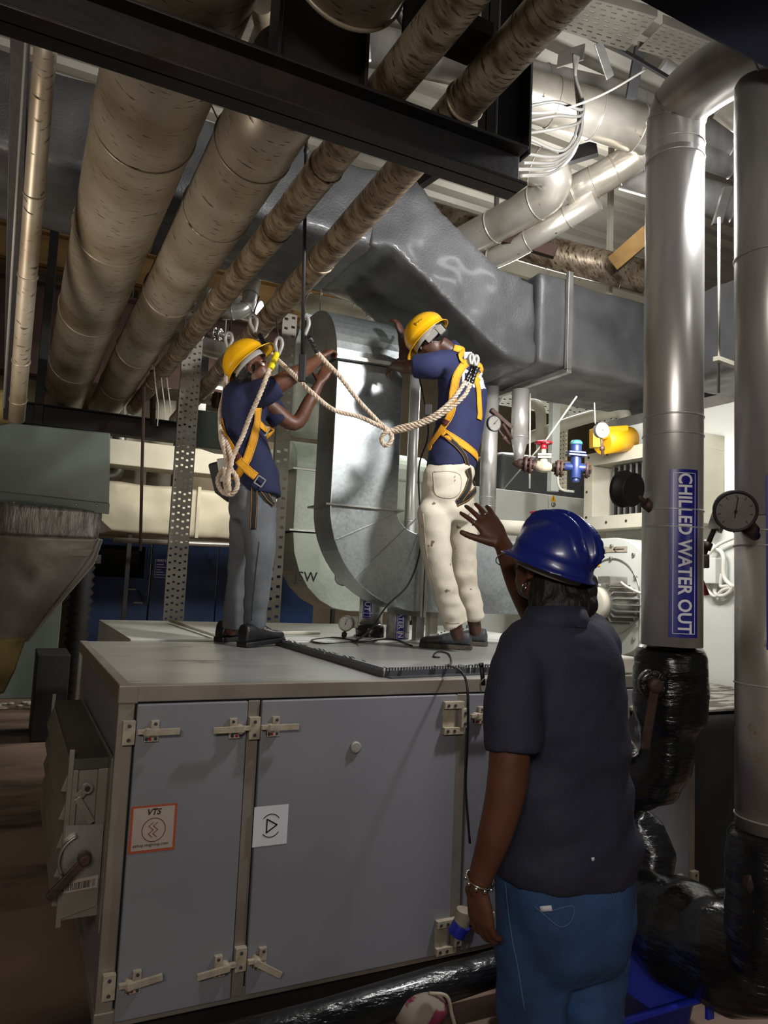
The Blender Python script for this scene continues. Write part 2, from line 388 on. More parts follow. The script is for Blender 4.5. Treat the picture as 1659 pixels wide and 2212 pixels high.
struct(MB().box((13.8, -4, 0), (14, 12, 5.8)).build('wall_right', WALLM))
struct(MB().box((-5, -4, 0), (-4.8, 12, 5.8)).build('wall_left', WALLM))
for i, yy in enumerate((4.9, 7.6, 10.2)):                     # roof purlins
    struct(MB().box((-4.8, yy, ZC - .18), (13.8, yy + .07, ZC)).build('trim_%d' % (i + 1), CREAMP))

# ------------------------------------------------------------------ girders
def ibeam(mb, a, c, w, h, t=.012, up=UP):
    a, c = V(a), V(c); tt = (c - a).normalized(); up = V(up); sd = tt.cross(up).normalized(); L = (c - a) / 2; m = (a + c) / 2
    mb.obox(m, L, sd * t / 2, up * h / 2)
    for s in (-1, 1): mb.obox(m + up * s * (h / 2 - t / 2), L, sd * w / 2, up * t / 2)
YB = 2.06
g = MB(); ibeam(g, (-1.6, YB, 2.972), (1.49, YB, 2.972), .12, .145)
t = g.build('steel_beam', BEAM, bevel=.003)
tag(t, 'black I-section steel beam crossing under the large overhead pipes, nearest to the camera', 'beam')
def post(x0, x1, yc, z0, z1, label, name='steel_hanger_post'):
    g = MB(); xm = (x0 + x1) / 2; w = x1 - x0
    g.box((x0, yc - .006, z0), (x1, yc + .006, z1)); g.box((x0, yc - .055, z0), (x0 + .012, yc + .055, z1)); g.box((x1 - .012, yc - .055, z0), (x1, yc + .055, z1))
    return tag(g.build(name, BEAM, bevel=.002), label, 'post')
a = WY(1060, 260, YB).x; c = WY(1140, 260, YB).x
post(a, c, YB + .03, 3.045, ZC, 'black steel post rising from the right end of the near beam')
a = WY(596, 120, YB - .02).x; c = WY(794, 120, YB - .02).x
post(a, c, YB + .02, 3.045, 3.66, 'short black steel plate between the near beam and the cut pipe end', 'saddle_plate')
a = WY(250, 40, YB - .02).x; c = WY(506, 40, YB - .02).x
g = MB(); g.box((a, YB + .05, 3.46), (c, YB + .07, 4.2)); g.box((a, YB - .05, 3.46), (a + .015, YB + .07, 4.2)); g.box((c - .015, YB - .05, 3.46), (c, YB + .07, 4.2))
tag(g.build('saddle_plate', BEAM, bevel=.002), 'black steel plate above the widest pipe, at the upper left', 'post')
g = MB(); ibeam(g, (-1.8, 1.72, 3.50), (.50, 1.72, 3.50), .16, .2)
tag(g.build('steel_beam', BEAM, bevel=.003), 'black steel beam in the top left corner, behind the beam the pipes rest on', 'beam')
g = MB(); ibeam(g, (-3.5, 8.55, 4.02), (3.0, 8.55, 4.02), .3, 1.02, .03)
tag(g.build('girder', RUSTST, bevel=.004), 'deep dark rust-red girder behind the large pipes on the left', 'girder')
g = MB(); ibeam(g, (-3.5, 9.5, 5.28), (8.5, 9.5, 5.28), .25, .42, .03)
tag(g.build('girder', TAN, bevel=.004), 'tan painted girder high in the background above the galvanised duct', 'girder')
for (u, v0) in ((735, 655), (775, 668)):
    p = WY(u, v0, 9.3); tag(MB().cyl((p.x, 9.3, 5.75), (p.x, 9.3, p.z - .6), .02, 10).build('hanger_rod', BLK), 'thin black hanger rod against the tan girder, %s of the two' % ('left' if u == 735 else 'right'), 'rod', 'hanger rods at the tan girder')

# ------------------------------------------------------------------ long overhead pipes, running away from the camera
def ring(mb, x, y, z, r, m=0): mb.torus((x, y, z), YA, r, .006, 40, 6, m)
def longpipe(name, x0, z0, x1, z1, y0, y1, r, m, label, seams, step=.3):
    pts = []; k = max(4, int((y1 - y0) / step))
    for i in range(k + 1):
        t = i / k; pts.append(V((x0 + (x1 - x0) * t, y0 + (y1 - y0) * t, z0 + (z1 - z0) * t)))
    rr = [r * (1 + .012 * noise.noise(V((i * .7, x0 * 9, 3)))) for i in range(k + 1)]
    mb = MB().tube(pts, rr, 48)
    t = thing(name, label, 'pipe', (pts[0].x, pts[0].y, pts[0].z - r)); mb.build('pipe_cladding', m, t)
    for s in seams:
        q = (s - y0) / (y1 - y0); c = pts[0].lerp(pts[-1], q)
        MB().torus(c, YA, r + .001, .0065, 48, 6).build('seam_band', m, t)
    return t
A = longpipe('overhead_pipe', .317, 3.245, .317, 3.245, -1.0, 8.4, .195, CLAD, 'widest rusty clad overhead pipe, second from the left', (2.9, 3.9, 5.2, 6.6))
B = longpipe('overhead_pipe', .713, 3.205, .713, 3.205, 2.25, 8.2, .155, CLAD, 'wide rusty clad overhead pipe to the right of the widest one', (2.75, 3.35, 4.5, 5.8, 7.0))
t = thing('overhead_pipe', 'cut end of a wide pipe with a curved metal lip at the top centre', 'pipe', (.72, 1.2, 3.1))
MB().tube([(.72, -1, 3.275), (.72, .6, 3.275), (.72, 1.86, 3.275)], .185, 48).build('pipe_cladding', CLAD, t)
MB().torus((.72, 1.86, 3.275), YA, .185, .008, 48, 8).build('seam_band', CLAD, t)
MB().torus((.72, 1.7, 3.275), YA, .186, .005, 48, 8).build('seam_band', CLAD, t)
longpipe('overhead_pipe', .99, 3.116, .93, 3.116, -1.0, 7.6, .066, CLADD, 'thin rusty overhead pipe, third from the left and nearer the big pipes', (2.6, 3.2, 4.2, 5.4, 6.4))
longpipe('overhead_pipe', 1.13, 3.115, 1.40, 3.115, -1.0, 7.9, .067, CLADD, 'thin rusty overhead pipe, rightmost of the long pipes running away', (2.0, 3.4, 4.6, 5.6, 6.6))
g = MB(); a = WY(897, 55, 1.9); c = WY(1030, 75, 1.9)
g.box((a.x - .02, 1.8, a.z - .02), (c.x, 1.95, a.z + .03)); g.box((a.x - .02, 1.8, a.z - .02), (a.x, 1.95, a.z + .2))
tag(g.build('pipe_bracket', BEAM, bevel=.002), 'dark angle bracket strapped under the thin pipe near the top edge', 'bracket')
tag(MB().cyl(WY(848, 8, 2.0), WY(905, 100, 2.4), .016, 10).build('brace_rod', BLK), 'black diagonal brace rod near the top centre', 'rod')
tag(MB().tube([W(565, 0, 2.9), W(575, 60, 3.2), W(548, 130, 3.5)], .05, 20).build('small_pipe', CLAD), 'small brown pipe beside the cut pipe end at the top', 'pipe')
# steep pipe at the far left
t = thing('down_pipe', 'narrow shiny clad pipe dropping at the far left edge', 'pipe', W(38, 900, 4.1))
p0, p1 = W(104, 30, 2.75), W(36, 905, 4.1)
MB().tube([p0.lerp(p1, i / 8) for i in range(9)], [.042] * 9, 28).build('pipe_cladding', CLAD, t)
for q in (.35, .55, .8, .93): MB().torus(p0.lerp(p1, q), (p1 - p0), .0425, .005, 28, 6).build('seam_band', CLAD, t)
tag(MB().cyl(W(58, 60, 2.8), W(8, 880, 4.2), .007, 8).build('thin_cable', CABLEG), 'thin pale wire beside the leftmost pipe', 'wire')
g = MB(); p0, p1 = W(45, 60, 3.0), W(22, 900, 4.4)
g.bar(p0, p1, .07, .07); tag(g.build('steel_channel', BEAM, bevel=.004), 'dark steel channel behind the leftmost pipe', 'channel')

# ------------------------------------------------------------------ hanging rods
def rod(name, pts, r, m, label, cat='rod'): return tag(MB().tube(pts, r, 12).build(name, m), label, cat)
t = thing('hanging_rod', 'dark hanging rod with a black block at its lower end, between the two workers', 'rod', W(655, 820, 3.55))
MB().tube([W(662, 285, 3.35), W(657, 560, 3.45), W(653, 765, 3.55)], .0085, 12).build('rod', BLK, t)
p = W(653, 795, 3.55); MB().obox(p, CR * .017, (0, 0, .067), CF * .014).build('end_block', BLK, t, bevel=.004)
MB().tube([W(664, 300, 3.34), W(672, 275, 3.3), W(680, 250, 3.2)], .004, 8).build('tie_wire', BLK, t)
MB().ell(W(662, 325, 3.35), CR * .013, CF * .013, UP * .022).build('knot', BLK, t)
rod('hanging_rod', [W(311, 835, 5.2), W(307, 1010, 5.2), W(303, 1190, 5.2)], .011, RUSTST, 'rusty hanging rod in front of the blue door')
tag(MB().tube(catmull([W(588, 315, 3.1), W(500, 300, 3.15), W(450, 215, 3.1)]), .0035, 8).build('tie_wire', BLK), 'thin dark wire tied around the second wide pipe', 'wire')

# ------------------------------------------------------------------ black channel that carries the far pipe ends
YD = 7.7
a = WY(30, 905, 6.0); c = WY(362, 930, 7.6)
g = MB(); ibeam(g, (-1.0, 7.6, 2.93), (1.68, 7.6, 2.93), .16, .2); t = g.build('steel_beam', BEAM, bevel=.003); tag(t, 'black steel beam under the far ends of the wide pipes', 'beam')
g = MB(); g.box((.05, 7.55, 2.2), (.13, 7.65, 5.6)); tag(g.build('steel_post', BEAM, bevel=.003), 'dark post between the leftmost pipe and the widest pipe', 'post')
g = MB(); g.box((1.46, 7.3, 2.93), (1.58, 7.42, 3.95)); tag(g.build('steel_post', BEAM, bevel=.003), 'black post at the far end of the thin pipes', 'post')

# ------------------------------------------------------------------ big black insulated duct
YF0, YF1 = 3.93, 4.75
def bump_plane(mb, poly, vec): pass
def ductpiece(name, uv, label=None, parent=None, y0=YF0, y1=YF1, m=BLKDUCT, amp=.012):
    poly = [WY(u, v, y0) for u, v in uv]
    return MB().prism([V((p.x, y0, p.z)) for p in poly], (0, y1 - y0, 0)).build(name, m, parent, bevel=.03)
t = thing('black_insulated_duct', 'big black rubber-insulated duct that steps down over the workers', 'duct', (2.6, 3.9, 2.8))
def rough_duct(name, poly, y0, y1, amp, parent, m=BLKDUCT, vox=.03):
    me = remesh(MB().prism([V((x, y0, z)) for x, z in poly], (0, y1 - y0, 0)), vox, 2,
                lambda p, n: amp * (noise.noise(p * 2.3) + .6 * noise.noise(p * 5.1) + .3 * noise.noise(p * 11)))
    return finish(name, me, m, parent)
def xz(u, v, y=YF0): p = WY(u, v, y); return (p.x, p.z)
zt, zb = xz(1260, 622)[1], xz(1260, 800)[1]
xr = xz(1150, 610)[0]
rough_duct('level_section', [(xz(1236, 800)[0] - .04, zb + .01), (3.26, zb + .01), (3.26, zt), (xz(1236, 640)[0] - .04, zt)], YF0, YF1, .016, t)
rough_duct('level_section', [(3.28, zb - .01), (6.5, zb - .01), (6.5, zt + .02), (3.28, zt + .02)], YF0 - .02, YF1, .012, t)
rough_duct('wrap_collar', [(xz(1160, 790)[0], zb - .015), (xz(1236, 790)[0], zb - .015), (xz(1236, 620)[0], zt + .03), (xz(1160, 620)[0], zt + .03)], YF0 - .02, YF1 + .02, .012, t, vox=.025)
s = [xz(1158, 790), xz(1158, 608), xz(1105, 588), xz(1070, 570), xz(985, 480), xz(905, 395), xz(880, 385), xz(800, 440), xz(800, 530), xz(850, 538), xz(905, 590), xz(1000, 685), xz(1095, 775)]
rough_duct('sloping_section', s, YF0, YF1, .02, t)
rough_duct('upper_section', [(-.9, s[8][1]), (s[8][0] + .02, s[8][1]), (s[6][0] + .02, s[6][1]), (-.9, s[6][1])], YF0, YF1 + .05, .022, t, vox=.035)
# duct support frame
g = MB(); x = 3.27
g.box((x - .02, YF0 - .06, zb - .04), (x + .02, YF0 - .03, zt + .06)); g.box((x - .02, YF0 - .06, zb - .06), (x + .02, YF1 + .1, zb - .03))
t = thing('duct_support', 'grey steel angle frame hugging the level part of the black duct', 'bracket', (x, YF0, zb))
g.build('angle_frame', ALU, t, bevel=.002)
MB().box((x - .015, YF1 + .04, zb - .06), (x + .015, YF1 + .07, ZC)).build('drop_rod', ALU, t)
p = WY(1318, 500, 4.7); tag(MB().box((p.x - .02, 4.68, 3.3), (p.x + .02, 4.72, ZC)).build('hanger_channel', CREAMP, bevel=.002), 'thin pale vertical hanger channel above the black duct', 'rod')
# second black duct end at the right, between the chilled water pipes
t = thing('black_duct_end', 'black wrapped duct end seen between the two big steel pipes', 'duct', W(1560, 830, 3.6))
a, c = WY(1522, 640, 3.0), WY(1522, 800, 3.0)
me = remesh(MB().box((a.x, 2.75, c.z - .03), (a.x + 1.6, 3.3, a.z + .05)), .025, 5, lambda p, n: .012 * (noise.noise(p * 4) + noise.noise(p * 9)))
finish('duct_body', me, BLKDUCT, t)
q = W(1552, 690, 3.0)
t = thing('hanger_strut', 'thin threaded rod and pale strut in front of the black duct end', 'rod', (q.x, q.y, 2.1))
MB().tube([W(1553, 470, 3.0), W(1552, 850, 3.0)], .006, 8).build('threaded_rod', ALU, t)
MB().obox(W(1568, 782, 3.0), (.07, .01, 0), (-.002, .012, 0), (0, 0, .009)).build('strut', CREAMP, t)

# ------------------------------------------------------------------ galvanised J-shaped duct the men are fitting
Y0, Y1 = 4.08, 4.36
t = thing('galvanised_duct', 'bare galvanised duct with curved elbows that the two workers are fitting', 'duct', (2.0, 4.2, 1.33))
def arc(cx, cz, rx, rz, a0, a1, n=14): return [(cx + rx * math.cos(math.radians(a0 + (a1 - a0) * i / n)), cz + rz * math.sin(math.radians(a0 + (a1 - a0) * i / n))) for i in range(n + 1)]
xl, xrr = xz(722, 930, Y0)[0], xz(866, 930, Y0)[0]
z1, z2 = xz(722, 772, Y0)[1], xz(722, 1090, Y0)[1]
g = MB(); g.box((xl, Y0, z2), (xrr, Y1, z1)); g.build('vertical_section', GALV, t, bevel=.004)
xf = xz(912, 1240, Y0)[0]; zl, zu = xz(912, 1322, Y0)[1], xz(908, 1155, Y0)[1]
out = arc(xf, z2, xf - xl, z2 - zl, 180, 270); inn = arc(xf, z2, xf - xrr, z2 - zu, 270, 180)
MB().prism([V((x, Y0, z)) for x, z in out + inn], (0, Y1 - Y0, 0)).build('lower_elbow', GALV, t, bevel=.004)
for pa, pb in (((728, 1165), (868, 1105)), ((765, 1250), (900, 1120)), ((850, 1312), (905, 1150))):
    p, q = WY(*pa, Y0 - .004), WY(*pb, Y0 - .004); MB().bar(p, q, .006, .006, YA).build('cross_crease', GALV, t)
x2 = xz(1142, 1240, Y0)[0]
g = MB(); g.box((xf + .004, Y0, zl), (x2, Y1, zu)); g.build('level_section', GALV, t, bevel=.004)
for dx in (-.012, .012): MB().box((xf + dx - .008, Y0 - .03, zl - .03), (xf + dx + .008, Y1 + .03, zu + .01)).build('flange', ALU, t, bevel=.002)
z = z2; MB().box((xl - .035, Y0 - .02, z - .006), (xrr + .04, Y1 + .02, z + .006)).build('flange', ALU, t, bevel=.002)
p, q = WY(716, 768, Y0 - .03), WY(850, 788, Y0 - .03)
g = MB(); g.bar(p, q, .03, .025, UP); g.bar(p + V((0, .02, .012)), q + V((0, .02, .012)), .04, .006, UP); g.build('flange', ALU, t, bevel=.002)
# upper elbow turns back (away from the camera), built as a strip of side profile in YZ
R = z1 + .36; n = 12
prof = [V((xl - .01, Y0 + .44 - .44 * math.cos(math.radians(90 * i / n)), z1 + .015 + .40 * math.sin(math.radians(90 * i / n)))) for i in range(n + 1)]
prof += [V((xl - .01, Y0 + .58, z1 + .415)), V((xl - .01, Y0 + .58, z1 + .015))]
MB().prism(prof, (xrr - xl + .02, 0, 0)).build('upper_elbow', GALV, t, bevel=.003)
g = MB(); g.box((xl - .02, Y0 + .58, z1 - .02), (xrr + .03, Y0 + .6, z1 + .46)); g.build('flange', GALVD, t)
# horizontal branch seen as grey-green sheet behind the left worker's arms
t = thing('grey_green_duct', 'grey-green duct sloping behind the reaching arms of the left worker', 'duct', W(640, 930, 5.6))
pl = [W(618, 800, 5.7), W(650, 700, 5.7), W(676, 668, 5.7), W(712, 700, 5.7), W(712, 940, 5.7), W(618, 930, 5.7)]
MB().prism(pl, CF * .5).build('duct_body', GALVG, t, bevel=.006)
# second J duct behind
Y2, Y3 = 6.05, 6.55
t = thing('galvanised_duct', 'pale galvanised duct with rounded lower corner, standing behind the first one', 'duct', (2.4, 6.3, 1.3))
xa = xz(636, 1100, Y2)[0]; xb = xa + 1.35
ztop, zj, zbt = xz(640, 945, Y2)[1], xz(640, 1145, Y2)[1], xz(660, 1318, Y2)[1]
zm = xz(640, 1012, Y2)[1]
prof = [V((xa, Y2 + .25 - .25 * math.cos(math.radians(90 * i / 8)), zm + .01 + (ztop - zm) * math.sin(math.radians(90 * i / 8)))) for i in range(9)] + [V((xa, Y3 + .4, ztop)), V((xa, Y3 + .4, zm))]
MB().prism(prof, (xb - xa, 0, 0)).build('upper_elbow', GALVG, t, bevel=.004)
MB().box((xa, Y2, zj), (xb, Y3, zm)).build('vertical_section', GALVG, t, bevel=.004)
low = arc(xa + .55, zj - .02, .55, zj - .02 - zbt, 180, 270, 6)
MB().prism([V((x, Y2, z)) for x, z in low + [(xb, zbt), (xb, zj)]], (0, Y3 - Y2, 0)).build('lower_elbow', GALVG, t, bevel=.004)
for z in (zm, zj): MB().box((xa - .04, Y2 - .02, z - .008), (xb, Y3 + .02, z + .008)).build('flange', ALU, t)
p = WY(661, 1247, Y2 - .004); MB().text('JSW', p, XA, UP, .12, bold=.004).build('stamp', BLACKI, t)

# ------------------------------------------------------------------ insulated duct across the back left, things above it
t = thing('insulated_duct', 'long beige foil-insulated duct crossing above the blue doors', 'duct', (2.2, 9.5, 1.97))
me = remesh(MB().box((.82, 9.3, 1.97), (4.2, 9.9, 2.58)), .045, 2, lambda p, n: .02 * (noise.noise(p * 2) + noise.noise(p * 4.2)))
finish('duct_body', me, INSUL, t)
MB().box((1.98, 9.27, 1.96), (2.02, 9.3, 2.6)).build('joint_band', INSUL, t)
MB().prism([V((.80, 9.3, 2.6)), V((.95, 9.27, 2.35)), V((.84, 9.2, 2.12)), V((1.0, 9.2, 1.98)), V((.74, 9.3, 1.9))], (0, .05, 0)).build('torn_flap', FOIL, t)
tag(MB().cyl((1.0, 9.05, 1.86), (3.0, 9.05, 1.9), .03, 12).build('conduit', ALU), 'thin shiny conduit just below the beige insulated duct', 'pipe')
for i, (u, v, r, l) in enumerate(((255, 985, .09, 'short bright vertical pipe with an elbow beside the torn insulation'), (345, 1000, .16, 'wide beige vertical pipe standing above the insulated duct'))):
    p = WY(u, v, 10.2); tag(MB().tube(bend([(p.x, 10.2, 5.75), (p.x, 10.2, 2.75), (p.x - .3, 10.2, 2.7)] if i == 0 else [(p.x, 10.2, 5.75), (p.x, 10.2, 2.4)], .12), r, 20).build('vertical_pipe', ALU if i == 0 else CREAMP), l, 'pipe')
t = thing('background_pipe', 'long bright horizontal pipe behind the pipe ends at the left', 'pipe', (2.2, 9.0, 3.2))
p = WY(240, 918, 9.0); q = WY(362, 925, 9.0); MB().cyl((p.x - .3, 9, p.z), (q.x + .6, 9, q.z - .05), .06, 20).build('pipe_cladding', STEEL, t)
tag(MB().box((.4, 9.1, 2.75), (2.35, 9.5, 3.05)).build('cream_cabinet', CREAMP, bevel=.01), 'cream box above the beige insulated duct, behind the rusty rod', 'box')
tag(MB().box((.85, 10.6, 2.4), (1.7, 11.2, 3.9)).build('wall_cabinet', CREAMP, bevel=.01), 'cream upright panel behind the pipe ends on the left', 'panel')
tag(MB().box((2.0, 10.9, 2.62), (4.4, 11.6, 3.6)).build('wall_unit', WALLM, bevel=.01), 'pale crumbling plaster pier behind the perforated posts', 'pier')

# blue doors
def bluedoor():
    y = 10.85
    def X(u, v): return WY(u, v, y)
    d = thing('blue_door', 'dark blue steel door with a dark window opening, left of the perforated post', 'door', (X(260, 1380).x, y, 0))
    x0, x1 = X(195, 1250).x, X(322, 1250).x; zt = X(260, 1165).z
    wx0, wx1 = X(206, 1212).x, X(312, 1212).x; wz1, wz0 = X(260, 1178).z, X(260, 1247).z
    g = MB(); g.box((x0, y, 0), (x1, y + .06, wz0)); g.box((x0, y, wz1), (x1, y + .06, zt)); g.box((x0, y, wz0), (wx0, y + .06, wz1)); g.box((wx1, y, wz0), (x1, y + .06, wz1))
    g.build('door_leaf', BLUED, d, bevel=.004)
    MB().box((wx0, y + .05, wz0), (wx1, y + .06, wz1)).build('window_opening', DRKHOLE, d)
    f = MB()
    for a_, b_ in (((wx0 - .03, wz0 - .03), (wx1 + .03, wz0)), ((wx0 - .03, wz1), (wx1 + .03, wz1 + .03)), ((wx0 - .03, wz0), (wx0, wz1)), ((wx1, wz0), (wx1 + .03, wz1))): f.box((a_[0], y - .02, a_[1]), (b_[0], y, b_[1]))
    f.build('window_frame', BLUED, d, bevel=.003)
    p = X(213, 1208); MB().box((p.x - .03, y - .01, p.z - .06), (p.x + .03, y - .004, p.z + .06)).build('notice', PAPER, d)
    p = X(304, 1285); MB().bar(p + V((-.04, -.05, .06)), p + V((.05, -.05, -.08)), .03, .03).build('door_handle', BLK, d, bevel=.004)
    for u, v in ((283, 1273), (298, 1302)): p = X(u, v); MB().box((p.x - .06, y - .008, p.z - .008), (p.x + .06, y, p.z + .008)).build('small_plate', CREAM, d)
    d2 = thing('blue_partition', 'dark blue steel partition to the right of the blue door', 'partition', (4.2, y, 0))
    MB().box((x1 + .02, y - .02, 0), (X(392, 1250).x + .5, y + .05, zt + .03)).build('panel', BLUED, d2, bevel=.004)
    MB().box((X(392, 1250).x + .52, y, 0), (X(680, 1250).x, y + .05, zt - .02)).build('panel', BLUED, d2, bevel=.004)
    p = X(442, 1197); MB().box((p.x - .05, y - .01, p.z - .008), (p.x + .05, y, p.z + .008)).build('small_plate', CREAM, d2)
    p, q = X(335, 1208), X(357, 1248); s = thing('wall_notice', 'small blue notice with white rows of print beside the blue door', 'sign', (p.x, y - .03, q.z))
    g = MB().box((p.x, y - .03, q.z), (q.x, y - .024, p.z), 0); w = q.x - p.x; h = p.z - q.z
    for a_, b_, c_, e_ in ((0, 1, .0, .02), (0, 1, .98, 1), (0, .03, 0, 1), (.97, 1, 0, 1)): g.box((p.x + w * a_, y - .032, q.z + h * c_), (p.x + w * b_, y - .03, q.z + h * e_), 1)
    g.text('AHU O', (p.x + w * .6, y - .032, q.z + h * .92), XA, UP, .045, 1, .01)
    for i in range(5): g.box((p.x + .02, y - .032, q.z + h * (.14 + i * .14)), (p.x + w * (.95 - .2 * (i % 3)), y - .031, q.z + h * (.17 + i * .14)), 1)
    g.build('notice_board', [SIGNB, WHITE], s)
bluedoor()
p = WY(135, 1400, 9.9)
tag(MB().box((-.2, 9.6, 0), (.55, 10.4, 2.3)).build('grey_cabinet', GREYG, bevel=.01), 'tall grey cabinet behind the left hopper', 'cabinet')
g = MB(); p = W(170, 1330, 8.0); z = .3                       # flexible bellows
prof = [(i * .045, .10 if i % 2 else .135) for i in range(50)]
tag(MB().lathe((p.x, p.y, 0), UP, prof, 28).build('flexible_bellows', BLK), 'dark ribbed flexible duct standing left of the blue door', 'duct')
tag(MB().tube(bend([W(70, 1300, 9), W(66, 1400, 9), W(40, 1430, 9)], .1), .07, 20).build('bent_pipe', CREAMP), 'cream bent pipe low behind the left hopper', 'pipe')
tag(MB().obox(W(85, 1370, 8.9), CR * .02, CF * .02, UP * .35).build('door_bar', BLK), 'black vertical handle bar on the grey cabinet', 'handle')
g = MB(); random.seed(3)
for i in range(26): q = V((random.uniform(-.2, .55), random.uniform(8.9, 9.3), .012)); g.ell(q, (random.uniform(.02, .06), 0, 0), (0, random.uniform(.02, .05), 0), (0, 0, .014), nu=7, nv=4)
o = g.build('plaster_rubble', CREAMP); tag(o, 'scattered pale plaster rubble on the floor at the left', 'rubble'); o['kind'] = 'stuff'
tag(MB().box((.25, 7.2, 0), (.52, 7.8, .75)).build('dark_pedestal', BLK, bevel=.01), 'dark block on the floor beside the bellows', 'block')

# ------------------------------------------------------------------ left duct: green box and foil hopper
t = thing('duct_hopper', 'large grey-green duct box narrowing into a dull foil hopper at the left', 'duct', (-.2, 5.6, .7))
a, c, e, f = W(239, 935, 5.0), W(236, 1092, 5.0), W(-60, 1060, 5.0), W(-60, 905, 5.0)
MB().prism([a, c, e, f], V((-.02, .9, 0))).build('duct_box', GREYG, t, bevel=.01)
MB().prism([c + V((0, -.03, .01)), c + V((0, -.03, -.06)), e + V((0, -.03, -.06)), e + V((0, -.03, .01))], V((0, .02, 0))).build('lower_flange', GREYG, t, bevel=.003)
ring1 = [W(222, 1098, 5.0), W(-60, 1075, 5.0)]; 
def patch(rows, nu=26, amp=.02):
    mb = MB(); vs = []; k = len(rows)
    for (l, r) in rows:
        for j in range(nu + 1):
            q = l.lerp(r, j / nu); vs.append(q + CF * (amp * (noise.noise(q * 3) + .6 * noise.noise(q * 8)) - .10 * math.sin(PI * j / nu)))
    mb.add(vs, [(i * (nu + 1) + j, i * (nu + 1) + j + 1, (i + 1) * (nu + 1) + j + 1, (i + 1) * (nu + 1) + j) for i in range(k - 1) for j in range(nu)], 0, True)
    return mb
def rows(pl, k=8):
    out = []
    for (l0, r0), (l1, r1) in zip(pl[:-1], pl[1:]):
        for i in range(k): out.append((l0.lerp(l1, i / k), r0.lerp(r1, i / k)))
    out.append(pl[-1]); return out
def solid(o, th): md = o.modifiers.new('s', 'SOLIDIFY'); md.thickness = th; md.offset = 0; return o
solid(patch(rows([(W(-60, 1078, 5), W(220, 1105, 5)), (W(-60, 1150, 5), W(212, 1165, 5))])).build('foil_collar', FOILR, t, recalc=False), .05)
solid(patch(rows([(W(-60, 1148, 5), W(213, 1163, 5)), (W(-60, 1240, 5), W(190, 1205, 5)), (W(-60, 1380, 5), W(95, 1330, 5)), (W(-60, 1470, 5), W(55, 1378, 5))])).build('hopper_side', FOIL, t, recalc=False), .05)
MB().prism([W(213, 1163, 5), W(196, 1212, 5), W(50, 1380, 5), W(60, 1385, 5.6), W(205, 1215, 5.9), W(222, 1165, 5.9)], CD * .01).build('hopper_end', FOIL, t)
MB().prism([W(-60, 1205, 4.93), W(190, 1202, 4.93), W(200, 1186, 4.93), W(-60, 1186, 4.93)], CF * .02).build('lap_strip', FOIL, t, bevel=.003)
solid(patch(rows([(W(-60, 1370, 4.96), W(52, 1376, 4.96)), (W(-60, 1440, 4.96), W(30, 1440, 4.96)), (W(-60, 1500, 4.96), W(0, 1490, 4.96))])).build('yellow_foam', YFOAM, t, recalc=False), .08)
for i, u in enumerate((30, 75, 120, 165, 210)): p = W(u, 1086 - i * -1.5, 4.97); MB().ell(p, CR * .009, CF * .009, UP * .009, nu=8, nv=6).build('screw', ALU, t)
tag(MB().ell(W(5, 880, 5.0), CR * .14, CF * .12, UP * .12).build('foam_lump', YFOAM), 'lump of brown foam at the left edge under the pipes', 'foam')
# ------------------------------------------------------------------ big grey air handling cabinet
YC = 2.516; X0, X1 = .338, 2.915; YR = 4.137; ZT = 1.137; ZB = .10
cab = thing('air_handling_cabinet', 'long low grey air handling cabinet with latched doors that the two workers stand on', 'cabinet', (1.6, 3.3, 0))
MB().box((X0 + .012, YC + .03, ZB + .04), (X1 - .01, YR - .01, ZT - .008)).build('carcass', CAB, cab)
g = MB(); g.box((X0, YC, ZT - .012), (X1, YR, ZT)); g.build('top_panel', CABTOP, cab, bevel=.003)
# aluminium frame profiles
def prof_(lo, hi): MB().box(lo, hi).build('frame_profile', CABFR, cab, bevel=.004)
prof_((X0 - .004, YC - .006, ZT - .05), (X1, YC + .035, ZT + .003))
prof_((X0 - .004, YC + .036, ZT - .05), (X0 + .035, YR, ZT + .003))
prof_((X0 - .004, YC - .004, ZB), (X0 + .047, YC + .035, ZT - .051))
prof_((X0 - .004, YR - .04, ZB), (X0 + .035, YR, ZT - .051))
prof_((X0 + .048, YC - .001, ZB), (X1, YC + .035, ZB + .045))
prof_((X0 - .004, YC + .036, ZB), (X0 + .035, YR - .041, ZB + .045))
MB().box((X1 - .045, YC - .004, ZB), (X1 + .002, YC + .03, ZT - .051)).build('frame_profile', CABFR, cab, bevel=.004)
p1a, p1b = .757, .797; p2a, p2b = 1.597, 1.640
for a, c in ((p1a, p1b), (p2a, p2b)):
    MB().box((a, YC - .008, ZB + .02), (c, YC + .03, ZT - .055)).build('mullion', CABFR, cab, bevel=.003)
p3a, p3b = 2.43, 2.47; MB().box((p3a, YC - .008, ZB + .02), (p3b, YC + .03, ZT - .055)).build('mullion', CABFR, cab, bevel=.003)
MB().box((X0 + .04, YC + .001, ZB + .03), (X1 - .04, YC + .034, ZT - .052)).build('gap_shade_sheet', DRKHOLE, cab)  # near-black sheet behind the doors, gap shade put into its colour
# corner caps
for zc in (ZT - .055, ZB - .002):
    MB().box((X0 - .008, YC - .011, zc), (X0 + .055, YC + .04, zc + .06)).build('corner_cap', CABFR, cab, bevel=.006)
MB().box((X0 + .05, YC + .08, 0), (X1 - .05, YR - .05, ZB)).build('plinth', BLK, cab)
doors = []
for x0, x1 in ((X0 + .053, p1a - .004), (p1b + .006, p2a - .004), (p2b + .006, p3a - .004), (p3b + .006, X1 - .05)):
    doors.append(MB().box((x0, YC - .016, ZB + .022), (x1, YC + .02, ZT - .056)).build('door', CAB, cab, bevel=.004))
